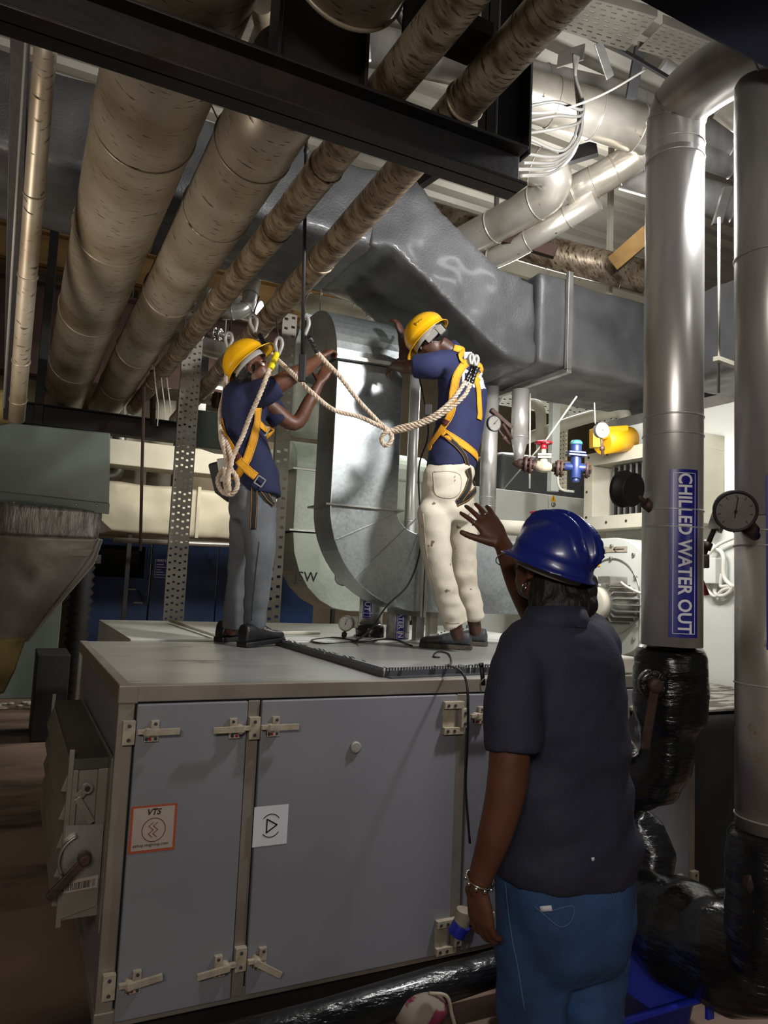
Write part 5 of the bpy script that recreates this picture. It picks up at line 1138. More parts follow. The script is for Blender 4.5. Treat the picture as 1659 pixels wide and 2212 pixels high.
# flood lamp at the right edge
t = thing('flood_lamp', 'bright flood lamp fixed at the right edge beside the riser', 'lamp', LAMP - UP * .12)
MB().box(LAMP + V((.0, -.12, -.10)), LAMP + V((.05, .10, .10))).build('lamp_housing', BLK, t, bevel=.006)
MB().box(LAMP + V((-.012, -.10, -.08)), LAMP + V((-.002, .08, .08))).build('lamp_glass', LAMPW, t)
MB().tube([LAMP + V((.03, 0, .1)), LAMP + V((.03, 0, 2.38))], .01, 8).build('lamp_stem', BLK, t)
for nm, lc, ln in (('left', (2.2, 7.2, 3.36), 1.4), ('right', (5.4, 7.4, 4.56), 1.6)):
    t = thing('tube_light', 'fluorescent tube light high at the back, %s one' % nm, 'lamp', V(lc) - V((0, 0, .03))); MB().box(V(lc) + V((-ln / 2, -.08, 0)), V(lc) + V((ln / 2, .08, .06))).build('lamp_housing', WHITEP, t, bevel=.004)
    for s_ in (-.5, .5): MB().tube([V(lc) + V((s_, 0, .05)), V((lc[0] + s_, lc[1], ZC))], .006, 6).build('suspension_wire', CABLEW, t)

# thin drop rods and feet that carry the hung ducts and pipes
def hang(o, x, y, z, m=None, r=.006): MB().tube([(x, y, z), (x, y, ZC)], r, 8).build('drop_rod', m or ALU, o)
for o in list(COL.objects):
    if o.parent: continue
    n_ = o.get('label', '')
    if n_.startswith('long beige foil'): [MB().box((x, 9.35, 0), (x + .05, 9.4, 1.99)).build('support_leg', BLK, o) for x in (1.2, 3.9)]
    elif n_.startswith('pale galvanised duct with'): MB().box((3.2, 6.2, 0), (3.26, 6.26, 1.36)).build('support_leg', BLK, o)
    elif n_.startswith('grey-green duct sloping'): hang(o, 2.0, 5.35, 3.0)
    elif n_.startswith('black foil-faced'): MB().box((3.9, 7.2, 0), (3.96, 7.26, 2.6)).build('support_leg', BLK, o)
    elif n_.startswith('long bright horizontal pipe'): hang(o, 1.0, 9, 3.1)
# ------------------------------------------------------------------ people
def limb(mb, pts, radii, n=16, k=5, flat=1.0, end=True):
    P = catmull(pts, k); R = []
    for i in range(len(radii) - 1):
        for j in range(k): R.append(radii[i] + (radii[i + 1] - radii[i]) * j / k)
    R.append(radii[-1]); mb.tube(P, R, n, flat=flat)
    mb.ell(P[0], V((R[0], 0, 0)), V((0, R[0], 0)), V((0, 0, R[0])), nu=12, nv=8)
    if end: mb.ell(P[-1], V((R[-1], 0, 0)), V((0, R[-1], 0)), V((0, 0, R[-1])), nu=12, nv=8)
    return P
def hand(mb, wrist, fwd, back, thumb, size=1.0, curl=(.25, .3, .35, .4), spread=.12, thumb_dir=None, thumb_curl=.2):
    """fwd: wrist to knuckles; back: normal of the back of the hand; thumb: side on which the thumb is"""
    w = V(wrist); f = V(fwd).normalized(); b = V(back); b = (b - f * b.dot(f)).normalized(); s_ = V(thumb); s_ = (s_ - f * s_.dot(f) - b * s_.dot(b)).normalized(); q = size
    mb.loft([(w - f * .02 * q, s_ * .024 * q, b * .019 * q), (w + f * .012 * q, s_ * .027 * q, b * .018 * q), (w + f * .045 * q, s_ * .038 * q, b * .017 * q), (w + f * .085 * q, s_ * .041 * q, b * .014 * q), (w + f * .094 * q, s_ * .036 * q, b * .010 * q)], n=18)
    tips = []
    for i, (o, L) in enumerate(((.030, .070), (.010, .079), (-.010, .073), (-.029, .058))):
        d = (f + s_ * (1.5 - i) * spread).normalized(); p = w + f * (.088 if i in (1, 2) else .083) * q + s_ * o * q; pts = [p - f * .02 * q, p]; ang = 0
        for j, fr in enumerate((.45, .32, .23)):
            ang += curl[i] * (1.0 if j else .7); dd = d * math.cos(ang) - b * math.sin(ang); p = p + dd * L * fr * q; pts.append(p)
        r = .0088 * q; mb.tube(pts, [r, r * 1.02, r, r * .92, r * .8], 10); mb.ell(pts[-1], V((r * .8, 0, 0)), V((0, r * .8, 0)), V((0, 0, r * .8)), nu=8, nv=6); tips.append(pts)
    td = V(thumb_dir) if thumb_dir else (f * .55 + s_ * .8 - b * .15); td = td.normalized()
    p = w + f * .022 * q + s_ * .024 * q; pts = [p - td * .012 * q, p, p + td * .040 * q, p + td * .040 * q + (td + f * thumb_curl).normalized() * .030 * q, p + td * .04 * q + (td + f * thumb_curl * 1.6).normalized() * .054 * q]
    mb.tube(pts, [.014 * q, .0155 * q, .0115 * q, .0105 * q, .0085 * q], 12); mb.ell(pts[-1], V((.0085 * q, 0, 0)), V((0, .0085 * q, 0)), V((0, 0, .0085 * q)), nu=8, nv=6)
    return tips, pts
def head(mb, H, f, u, neck, s=1.0, slim=1.0):
    f, u = V(f).normalized(), V(u); u = (u - f * u.dot(f)).normalized(); l = u.cross(f)
    E = lambda c, a, b, d, **k: mb.ell(H + f * c[0] * s + l * c[1] * s + u * c[2] * s, f * a * s, l * b * s, u * d * s, **k)
    E((-.012, 0, .035), .096, .076, .088); E((.022, 0, -.028), .070, .061, .080); E((.045, 0, -.078), .034, .036, .028)
    E((.060, 0, .022), .032, .052, .018)                                   # brow
    E((.088, 0, -.018), .016, .0115, .026); E((.097, 0, -.034), .014, .0125, .011)    # nose
    for sg in (-1, 1):
        E((.074, sg * .012, -.040), .012, .010, .009); E((.050, sg * .040, -.022), .026, .020, .020)
        E((.000, sg * .076, -.008), .017, .008, .030); E((.004, sg * .080, .010), .016, .006, .014); E((.004, sg * .077, -.032), .009, .006, .010)
    E((.083, 0, -.062), .012, .022, .0065); E((.079, 0, -.074), .013, .019, .0075)
    p0 = H - f * .020 * s - u * .045 * s; mb.tube([p0, p0.lerp(V(neck), .5), V(neck)], [.055 * s * slim, .054 * s * slim, .062 * s * slim], 20)
    return f, u, l
def eyes(H, f, u, l, s, parent):
    for sg in (-1, 1):
        c = H + f * .068 * s + l * sg * .031 * s - u * .004 * s
        g = MB().ell(c, f * .012 * s, l * .0125 * s, u * .0115 * s); g.ell(c + f * .0075 * s, f * .0055 * s, l * .0058 * s, u * .0058 * s, 1); g.build('eye', [WHITE, BLACKI], parent)
def helmet(name, label, C, f, u, m, s=1.0, ridges=3, peak=.055, brim=.014, parent=None, ridge_h=.010, nup=.62, loc=None, wide=1.0):
    """C: centre of the rim plane"""
    f, u = V(f).normalized(), V(u); u = (u - f * u.dot(f)).normalized(); l = u.cross(f)
    nu, nv = 96, 30; A, Bq, Hh = .138 * s, .115 * s * wide, .142 * s
    vs = []
    def pt(q, p, e=0):
        x, y, z = math.cos(q) * math.sin(p), math.sin(q) * math.sin(p), math.cos(p)
        r = 1.0; d = y * Bq * max(0, 1)
        rid = 0
        for k in ((0,) if ridges == 1 else (-.34, 0, .34)):
            rid += math.exp(-((y - k * min(1, z * 1.6 + .2)) / .075) ** 2)
        fade = max(0, min(1, (z - .12) / .3)) * (1 - max(0, (x - .55) / .45) ** 1 if x > .55 else 1)
        r += ridge_h / .12 * rid * fade
        r -= .03 * math.exp(-((z - .12) / .06) ** 2)
        zz = math.copysign(abs(z) ** .88, z)
        return C + f * (x * A * r) + l * (y * Bq * r) + u * (zz * Hh * r * (1 - e))
    rows_ = []
    for i in range(nv + 1):
        p = PI / 2 * i / nv; rows_.append([pt(2 * PI * j / nu, p) for j in range(nu)])
    for w in ((.35, -.004), (1.0, -.010), (1.02, -.014), (.9, -.015)):
        row = []
        for j in range(nu):
            q = 2 * PI * j / nu; e = brim + peak * max(0, math.cos(q)) ** 3; n_ = f * (math.cos(q) * Bq) + l * (math.sin(q) * A); n_.normalize()
            row.append(C + f * math.cos(q) * A + l * math.sin(q) * Bq + n_ * e * s * w[0] + u * (w[1] - .010 * max(0, math.cos(q)) ** 2 * w[0]) * s)
        rows_.append(row)
    g = MB(); k = len(rows_)
    vs = sum(rows_, [])
    g.add(vs, [(i * nu + j, (i + 1) * nu + j, (i + 1) * nu + (j + 1) % nu, i * nu + (j + 1) % nu) for i in range(k - 1) for j in range(nu)], 0, True)
    if parent is None: t = thing(name, label, 'helmet', loc or C)
    else: t = parent
    o = g.build('helmet_shell', m, t); md = o.modifiers.new('s', 'SOLIDIFY'); md.thickness = .0035; md.offset = -1
    # inner head band
    b = MB(); pts = [C + f * math.cos(2 * PI * j / 32) * A * .80 + l * math.sin(2 * PI * j / 32) * Bq * .82 - u * .016 * s for j in range(33)]
    b.tube(pts, .018 * s, 10, flat=.15, ref=u, caps=False); b.build('head_band', GREYP, t)
    return t, f, u, l
def shoe(parent, heel, toe, up, m, sole_m, w=.052, L=None, name='shoe', high=.095, mir=1):
    heel, toe = V(heel), V(toe); d = (toe - heel); L = L or d.length; d.normalize(); up = V(up); up = (up - d * up.dot(d)).normalized(); s_ = d.cross(up)
    g = MB()
    for t, hw, h in (): pass
    prof = [(0, .6, .055), (.04, .78, high), (.2, .84, high), (.36, .82, high * .9), (.5, .88, .074), (.68, 1.0, .058), (.84, .98, .052), (.95, .72, .044), (1.0, .4, .030)]
    rings = []
    g.loft([(heel + d * L * t + up * (.014 + h / 2), s_ * w * hw, up * h / 2) for t, hw, h in prof], n=24, sq=2.4)
    me = remesh(g, .0055, 4, lambda p, n: .0008 * noise.noise(p * 60)); o = finish(name, me, m, parent)
    g = MB(); out = []
    for t, hw, h in prof: out.append((t, hw))
    pl = [heel + d * L * (t * 1.01 - .008) + s_ * (w * hw * 1.04 + .004) for t, hw in out] + [heel + d * L * (t * 1.01 - .008) - s_ * (w * hw * 1.04 + .004) for t, hw in out[::-1]]
    g.prism(pl, up * .026, 0, True); g.build('sole', sole_m, o, bevel=.003)
    b = MB(); c = heel + d * L * .52 + up * .08
    for i in range(4):
        p = heel + d * L * (.46 + .065 * i) + up * (.092 - .010 * i + .014); b.tube([p - s_ * .02, p + up * .006, p + s_ * .02], .0024, 6)
    p = heel + d * L * .45 + up * .112
    for sg in (-1, 1): b.tube(catmull([p, p + s_ * sg * .018 + up * .012, p + s_ * sg * .03 - up * .006, p + s_ * sg * .008]), .002, 6)
    b.build('laces', m, o); return o
def strap_on(tree, px, w, m, parent, name='harness_strap', off=.006, edge=None, maxd=None, dfall=4.0, k=7, th=.002):
    """webbing laid on the clothing surface, following the points given"""
    P = []; N = []
    fl = []
    for i in range(len(px) - 1):
        for j in range(k): t = j / k; fl.append((px[i][0] + (px[i + 1][0] - px[i][0]) * t, px[i][1] + (px[i + 1][1] - px[i][1]) * t))
    fl.append(px[-1])
    for u_, v_ in fl:
        r = ray(u_, v_).normalized(); h = tree.ray_cast(EYE, r)
        if h[0] is None:
            hh = tree.find_nearest(W(u_, v_, dfall)); p, n = hh[0], hh[1]
        else: p, n = h[0], h[1]
        if n.dot(r) > 0: n = -n
        P.append(p); N.append(n)
    for _ in range(3):
        P = [P[0]] + [(P[i - 1] + P[i] * 2 + P[i + 1]) / 4 for i in range(1, len(P) - 1)] + [P[-1]]; N = [N[0]] + [(N[i - 1] + N[i] * 2 + N[i + 1]).normalized() for i in range(1, len(N) - 1)] + [N[-1]]
    vs = []; K = len(P); cols = (-1, -.82, -.74, .74, .82, 1) if edge else (-1, 1); c_ = len(cols)
    for i in range(K):
        t = (P[min(i + 1, K - 1)] - P[max(i - 1, 0)]).normalized(); s_ = t.cross(N[i]).normalized()
        for c in cols:
            h = tree.find_nearest(P[i] + s_ * w / 2 * c)
            q = P[i] + s_ * w / 2 * c + N[i] * off
            if h[0] is not None:
                d = (q - h[0]).dot(N[i]); 
                if d < off * .6: q += N[i] * (off * .6 - d)
            vs.append(q)
    g = MB()
    for j in range(c_ - 1): g.add([], [])
    fs = [(i * c_ + j, i * c_ + j + 1, (i + 1) * c_ + j + 1, (i + 1) * c_ + j) for i in range(K - 1) for j in range(c_ - 1)]
    g.add(vs, fs, 0, True)
    if edge:
        idx = 0
        for i in range(K - 1):
            for j in range(c_ - 1): g.m[idx] = 1 if j in (1, 3) else 0; idx += 1
    o = g.build(name, [m, edge] if edge else m, parent, recalc=False); md = o.modifiers.new('s', 'SOLIDIFY'); md.thickness = th; md.offset = 0
    return o, P, N
def drop(p, ref):   # vertical projection helper
    return V((p.x, p.y, ref))

# ================================================================== woman in the blue helmet
wl = (CR * .93 + CF * .37).normalized()        # her left-to-right shoulder line as seen from behind
wl = V((wl.x, wl.y, 0)).normalized(); wf = UP.cross(wl).normalized()          # wf: the way she faces (away, to the left)
D0 = 1.86
wo = thing('woman', 'person in a blue hard hat, black polo and blue jeans raising one hand', 'person', (W(1215, 1900, D0).x, W(1215, 1900, D0).y, 0))
def wr(v, c, hw, hd, d=D0, fwd=0): p = W(c, v, d) + wf * fwd; return (p, wl * (hw / FPX * d / .95), wf * hd)
tors = [wr(1318, 1205, 40, .050), wr(1335, 1204, 66, .062), wr(1352, 1203, 96, .078), wr(1378, 1204, 122, .095), wr(1420, 1208, 134, .110), wr(1500, 1212, 136, .125), wr(1580, 1215, 134, .128), wr(1650, 1212, 128, .130), wr(1720, 1214, 138, .142), wr(1790, 1219, 148, .155), wr(1850, 1217, 148, .158), wr(1884, 1214, 142, .155)]
shL = W(1118, 1408, 1.80); elL = W(1096, 1690, 1.70); wrL = W(1032, 1912, 1.72)
shR = W(1302, 1400, 1.95); elR = W(1176, 1352, 2.16); wrR = W(1086, 1176, 2.26)
g = MB(); g.loft(tors, n=36, sq=2.5)
limb(g, [shL + wl * .02, W(1108, 1500, 1.74), W(1107, 1628, 1.705)], [.066, .070, .068], n=24, end=False)
limb(g, [shR - wl * .02, W(1275, 1372, 2.06), W(1240, 1352, 2.12)], [.068, .064, .060], n=20)
def fold(p, n):
    a = .0045 * noise.noise(p * 12) + .0022 * noise.noise(p * 30)
    z = p.z; q = p.dot(wl)
    a += .018 * noise.noise(V((q * 4 + z * 7, z * 9 - q * 6, 2.0))) * max(.25, min(1, (1.32 - z) / .3))
    return a
me = remesh(g, .009, 4, fold); shirt_w = finish('polo_shirt', me, NAVYW, wo); ORGW = ORG[wo.name]
tree_w = bvh(me, ORGW)
# collar
H = W(1184, 1228, 1.97); hf = (-CR * .66 + CF * .68 + UP * .26).normalized(); hu = (UP * .97 + CR * .02 - hf * .0)
nk = W(1200, 1330, 1.90)
g = MB(); f_, u_, l_ = head(g, H, hf, hu, nk + UP * .0, .92, .98); HEADW = (H, f_, u_, l_)
g.loft([wr(1335, 1204, 55, .05), wr(1375, 1204, 105, .075), wr(1500, 1212, 112, .09), wr(1650, 1212, 105, .10), wr(1850, 1217, 120, .12), wr(1960, 1212, 112, .11)], n=24)
limb(g, [shL + wl * .03 - UP * .03, W(1107, 1560, 1.72), elL, W(1070, 1800, 1.70), wrL], [.042, .048, .047, .040, .026], n=20)
limb(g, [shR - wl * .03 - UP * .03, elR, W(1124, 1262, 2.18), wrR], [.042, .046, .041, .026], n=20)
tipsR, thR = hand(g, wrR, (W(1040, 1112, 2.30) - wrR), -CF * .9 + CR * .2 + UP * .3, W(1000, 1146, 2.26) - wrR, 1.04, (.12, .16, .2, .26), .17, thumb_dir=(W(995, 1146, 2.27) - W(1072, 1164, 2.26)), thumb_curl=.15)
tipsL, thL = hand(g, wrL, (W(1044, 2040, 1.73) - wrL), -CR * .75 - CF * .6, CF * .6 + CR * .5 + UP * 0, 1.0, (.28, .3, .32, .36), .05, thumb_dir=(W(1068, 1990, 1.76) - wrL), thumb_curl=.3)
hipL, hipR = W(1160, 2010, 1.82), W(1278, 2010, 1.90)
ftL = V((hipL.x, hipL.y, .09)) - wl * .03; ftR = V((hipR.x, hipR.y, .09)) + wl * .0
for hp, ft in ((hipL, ftL), (hipR, ftR)):
    limb(g, [hp, hp.lerp(ft, .5) + wf * .01, ft, ft + wf * .1 - UP * .03], [.08, .055, .035, .035], n=16)
me = remesh(g, .0046, 3); finish('body', me, SKIN, wo)
eyes(H, f_, u_, l_, .92, wo)
# collar band
g = MB(); c0 = W(1203, 1322, D0) + wf * .005
ring0 = [c0 + wl * .074 * math.cos(a) + wf * .066 * math.sin(a) + UP * (.012 - .006 * math.sin(a)) for a in [2 * PI * i / 40 for i in range(40)]]
ring1 = [c0 + wl * .104 * math.cos(a) + wf * .085 * math.sin(a) - UP * (.030 + .02 * abs(math.cos(a))) for a in [2 * PI * i / 40 for i in range(40)]]
g.add(ring0 + ring1, [(i, (i + 1) % 40, 40 + (i + 1) % 40, 40 + i) for i in range(40)], 0, True); o = g.build('collar', NAVYW, shirt_w); md = o.modifiers.new('s', 'SOLIDIFY'); md.thickness = .006
# jeans
g = MB()
g.loft([wr(1840, 1217, 136, .140), wr(1900, 1216, 138, .148, fwd=-.005), wr(1970, 1214, 134, .150, fwd=-.012), wr(2030, 1212, 128, .145, fwd=-.01), wr(2085, 1212, 118, .115)], n=36, sq=2.6)
for hp, ft, rr_ in ((hipL - wl * .004, ftL, (.098, .088, .070, .062)), (hipR, ftR, (.096, .086, .070, .062))):
    limb(g, [hp, hp.lerp(ft, .28), hp.lerp(ft, .6), V((ft.x, ft.y, .06))], list(rr_), n=28, k=6)
me = remesh(g, .009, 5, lambda p, n: (.004 + .004 * max(0, min(1, (.75 - p.z) / .2))) * noise.noise(V((p.x * 9, p.y * 9, p.z * 18))) + .002 * noise.noise(p * 30)); jw = finish('jeans', me, JEANS, wo); tree_j = bvh(me, ORGW)
JD = mat('denim_seam', '3d5a7d', .8)
def seam(tree, px, parent, m=JD, w=.004, name='seam', d=1.9): return strap_on(tree, px, w, m, parent, name, .0015, None, dfall=d, k=4, th=.0014)
seam(tree_j, [(1092, 1905), (1100, 1990), (1118, 2080), (1135, 2190)], jw)
seam(tree_j, [(1152, 1955), (1175, 1975), (1212, 2008), (1236, 1990), (1245, 1950), (1195, 1968), (1156, 1966)], jw, name='back_pocket')
seam(tree_j, [(1150, 1900), (1200, 1905), (1250, 1898), (1290, 1890)], jw, name='waistband_seam')
seam(tree_j, [(1318, 1915), (1326, 1945), (1335, 1935), (1345, 1880)], jw, name='back_pocket')
strap_on(tree_j, [(1168, 1962), (1192, 1960)], .012, PAPER, jw, 'pocket_tag', .004, dfall=1.9, k=3)
strap_on(tree_j, [(1146, 1899), (1158, 1897)], .012, PAPER, jw, 'button', .004, dfall=1.9, k=2)
strap_on(tree_w, [(1277, 1856), (1283, 1854)], .008, PAPER, shirt_w, 'side_tag', .002, dfall=1.8, k=2)
shoe(wo, V((ftL.x, ftL.y, 0)) - wf * .08, V((ftL.x, ftL.y, 0)) + wf * .17, UP, SHOEK, SOLE); shoe(wo, V((ftR.x, ftR.y, 0)) - wf * .08, V((ftR.x, ftR.y, 0)) + wf * .17, UP, SHOEK, SOLE)
# hair
HS_ = .86
g = MB(); E = lambda c, a, b, d: g.ell(H + f_ * c[0] * HS_ + l_ * c[1] * HS_ + u_ * (c[2] * HS_ - .012), f_ * a * HS_, l_ * b * HS_, u_ * d * HS_)
E((-.035, -.0, .012), .090, .088, .085); E((-.055, 0, -.035), .072, .086, .068); E((-.03, -.06, -.04), .05, .036, .056); E((-.062, .0, -.075), .048, .070, .03); E((-.035, .062, -.005), .050, .026, .045); E((-.05, .052, -.045), .040, .030, .045); E((-.01, -.078, -.045), .03, .02, .045); E((-.050, 0, -.095), .062, .082, .050); E((-.045, -.03, -.125), .045, .055, .035); E((-.06, .03, -.12), .045, .045, .035); E((-.02, -.082, -.075), .03, .018, .035)
nm = (H - f_ * .02 - u_ * .045).lerp(nk, .42) - f_ * .012; nd = (nk - H).normalized(); g.ell(nm, wl * .074, wf * .062, nd * .085); g.ell(nm - CF * .012 + CR * .034 + UP * .012, wl * .076, wf * .055, nd * .070); g.ell(nm + CR * .075 + UP * .03, wl * .034, wf * .04, UP * .045)
me = remesh(g, .005, 3, lambda p, n: .005 * noise.noise(V((p.dot(f_) * 60, p.dot(l_) * 60, p.z * 9))) + .004 * noise.noise(p * 22)); finish('hair', me, HAIR, wo)
g = MB(); ec = H + l_ * .080 + f_ * .002 - u_ * .055; g.torus(ec, (l_ * .2 + f_ * .9), .013, .0022, 28, 8); g.build('hoop_earring', CHROMED, wo)
wh, a_, b_, c_ = helmet('blue_hard_hat', 'blue ribbed hard hat worn by the woman', W(1191, 1217, 1.945), (-CR * .60 + CF * .72 + UP * .28), UP + CR * .10, BHEL, .84, 3, .026, .012, ridge_h=.026, wide=1.04)
p = W(1220, 1240, 1.76); MB().bar(W(1188, 1237, 1.765), W(1212, 1242, 1.765), .002, .002, CF).build('rim_slot', GREYP, wh)
# jewellery: bangle on the raised wrist, rings, bracelet on the lowered wrist
bd = (wrR - W(1124, 1262, 2.18)).normalized(); tag(MB().torus(wrR - bd * .055, bd + CR * .25, .040, .0022, 40, 8).build('bangle', CHROMED), 'thin silver bangle on the raised wrist', 'bangle')
for i, l in ((0, 'index'), (2, 'ring')):
    a = tipsR[i][1].lerp(tipsR[i][2], .5); tag(MB().torus(a, tipsR[i][2] - tipsR[i][1], .0098, .0022, 24, 8).build('finger_ring', CHROMED), 'silver ring on the %s finger of the raised hand' % l, 'ring')
bd = (wrL - W(1070, 1800, 1.70)).normalized(); g = MB(); g.torus(wrL - bd * .015, bd, .032, .0026, 36, 8)
for i in range(10): a = 2 * PI * i / 10; e = bd.orthogonal().normalized(); q = bd.cross(e); g.ell(wrL - bd * .010 + (e * math.cos(a) + q * math.sin(a)) * .033, V((.006, 0, 0)), V((0, .006, 0)), V((0, 0, .006)), nu=8, nv=6)
tag(g.build('bracelet', CHROMED), 'silver beaded bracelet on the lowered wrist', 'bracelet')
t = thing('pocket_pen', 'black pen clipped at the woman\'s left chest, just showing', 'pen', W(1040, 1480, 1.95)); MB().tube([W(1040, 1437, 1.95), W(1044, 1480, 1.95)], .006, 10).build('pen_body', BLK, t); MB().cyl(W(1039, 1432, 1.95), W(1040, 1440, 1.95), .007, 10).build('pen_cap', TAPEK, t)
MB().tube(catmull([W(1046, 1465, 1.94), W(1037, 1478, 1.94), W(1040, 1498, 1.94)]), .002, 6).build('pen_clip', ALU, t)

# ================================================================== right worker (on the cabinet)
DA = 4.20
aL = (-CR * .80 - CF * .60); aL = V((aL.x, aL.y, 0)).normalized(); aF = aL.cross(UP).normalized()
if aF.dot(CR) > 0: aF = -aF
ft0 = WZ(960, 1405, ZT)
wa = thing('worker', 'person in yellow hard hat, navy polo and off-white trousers, reaching up to the duct', 'person', (ft0.x, ft0.y, ZT))
def DV(v): return 4.20 + .13 * max(0, min(1, (1060 - v) / 180))
def ar(v, c, hw, hd, d=None, lat=aL, fw=aF): d = d or DV(v); return (W(c, v, d), lat * (hw / FPX * d * 1.02), fw * hd)
# for a three-quarter back view the visible half width mixes lateral and depth; give lateral about .9 of it
tA = [(770, 985, 22, .05), (780, 988, 40, .07), (795, 992, 56, .085), (815, 996, 62, .10), (850, 1000, 64, .11), (890, 997, 63, .112), (925, 992, 62, .112), (960, 983, 62, .115), (995, 976, 62, .118), (1014, 972, 60, .118)]
g = MB(); g.loft([ar(v, c, hw * .86, hd) for v, c, hw, hd in tA], n=32, sq=2.5)
sLA = W(945, 790, 4.21); 
limb(g, [W(962, 786, 4.25), W(930, 790, 4.19), W(893, 791, 4.21)], [.082, .077, .066], n=20, end=False)
sRA = W(1020, 800, 4.49); limb(g, [sRA, W(985, 790, 4.59), W(950, 785, 4.63)], [.07, .065, .06], n=18)
g.tube([W(968, 772, DA + .13), W(985, 755, DA + .13), W(993, 748, DA + .13)], [.07, .062, .05], 18)
def foldA(p, n):
    z = p.z; q = p.dot(aL)
    return .004 * noise.noise(p * 16) + .014 * noise.noise(V((q * 5 + z * 10, z * 9 - q * 5, 1.0))) * max(.25, min(1, (2.45 - z) / .3))
me = remesh(g, .011, 3, foldA); shA = finish('polo_shirt', me, NAVYA, wa); treeA = bvh(me, ORG[wa.name])
HA = W(931, 735, 4.30); hfA = (-CR * .62 + CF * .25 - UP * .60).normalized(); huA = (UP * .78 - CR * .60 + CF * .1)
g = MB(); fA, uA, lA = head(g, HA, hfA, huA, W(982, 765, DA + .13), .96, .95)
g.loft([ar(v, c, hw * .6, hd * .65) for v, c, hw, hd in tA[2:]], n=20)
limb(g, [sLA, W(893, 793, 4.23), W(868, 792, 4.33), W(852, 790, 4.41)], [.055, .045, .036, .026], n=16)
hand(g, W(852, 790, 4.41), (-CR * .35 + CF * .9 - UP * .05), UP * .5 - CR * .8, UP, .98, (.5, .5, .5, .5), .04)
limb(g, [sRA, W(890, 790, 4.65), W(874, 750, 4.61), W(868, 728, 4.57)], [.055, .044, .036, .026], n=16)
hand(g, W(868, 728, 4.57), (UP * .9 - CR * .25 + CF * .1), CR * .8 - CF * .5, CR * .5 + CF * .4, .98, (.45, .5, .55, .6), .06)
lg1 = [W(940, 1105, 4.13), W(944, 1200, 4.12), W(968, 1300, 4.14), W(989, 1372, 4.15)]; lg2 = [W(992, 1105, 4.27), W(996, 1200, 4.28), W(1015, 1290, 4.30), W(1027, 1362, 4.34)]
for L_ in (lg1, lg2): limb(g, L_, [.075, .055, .045, .037], n=14)
me = remesh(g, .0055, 3); finish('body', me, SKIND, wa); eyes(HA, fA, uA, lA, .96, wa)
g = MB(); E = lambda c, a, b, d: g.ell(HA + fA * c[0] + lA * c[1] + uA * c[2], fA * a, lA * b, uA * d)
E((-.025, 0, .03), .092, .082, .085); E((-.05, 0, -.01), .062, .072, .045)
me = remesh(g, .006, 2, lambda p, n: .002 * noise.noise(p * 60)); finish('hair', me, HAIR, wa)
# trousers
g = MB(); g.loft([ar(v, c, hw * .88, hd) for v, c, hw, hd in [(1005, 973, 58, .112), (1040, 969, 62, .122), (1075, 966, 64, .128), (1110, 966, 63, .12), (1128, 966, 58, .10)]], n=30, sq=2.5)
limb(g, [W(936, 1110, 4.13), W(941, 1180, 4.11), W(952, 1250, 4.12), W(972, 1310, 4.14), W(986, 1352, 4.15)], [.092, .086, .077, .069, .069], n=22, end=False)
limb(g, [W(996, 1105, 4.27), W(1000, 1180, 4.28), W(1006, 1250, 4.29), W(1018, 1300, 4.31), W(1025, 1334, 4.33)], [.096, .082, .070, .062, .062], n=22, end=False)
def foldP(p, n): return .005 * noise.noise(p * 15) + .017 * noise.noise(V((p.x * 6, p.y * 6, p.z * 15))) * max(.3, min(1, abs(p.z - 1.75) / .35))
me = remesh(g, .0105, 3, foldP); ptA = finish('trousers', me, PANTW, wa); treePA = bvh(me, ORG[wa.name])
SEAMW = mat('trouser_seam', 'a89d89', .85)
seam(treePA, [(936, 1020), (938, 1060), (942, 1072), (975, 1078), (995, 1066), (998, 1022), (965, 1018), (936, 1020)], ptA, SEAMW, .006, 'back_pocket', 4.2)
seam(treePA, [(914, 1110), (922, 1200), (940, 1290), (955, 1345)], ptA, SEAMW, .006, 'seam', 4.2)
seam(treePA, [(962, 1345), (985, 1347), (1009, 1343)], ptA, SEAMW, .006, 'cuff_seam', 4.2)
h1 = WZ(1018, 1404, ZT + .001); t1 = WZ(897, 1396, ZT + .001); t1 = h1 + (t1 - h1).normalized() * .305
shoe(wa, h1, t1, UP, SHOEG, SOLE, .052)
h2 = WZ(1052, 1396, ZT + .001); t2 = h2 + (t1 - h1).normalized() * .29 + V((0, .0, 0)); shoe(wa, h2 , t2, UP, SHOEG, SOLE, .05)
# lettering on the back
g = MB(); RH = (W(1060, 822, DA) - W(1000, 806, DA)).normalized()
def on_back(x, y):
    u0 = 1031 + x * 1.0; v0 = 823 - y * 1.0 + x * .22
    h = treeA.ray_cast(EYE, ray(u0, v0).normalized())
    if h[0] is None: h = treeA.find_nearest(W(u0, v0, DA))
    return h[0] + h[1] * .002
g.text('DMC', None, None, None, 46, 0, .035, fn=on_back, sx=.66); g.build('shirt_lettering', WHITE, shA)
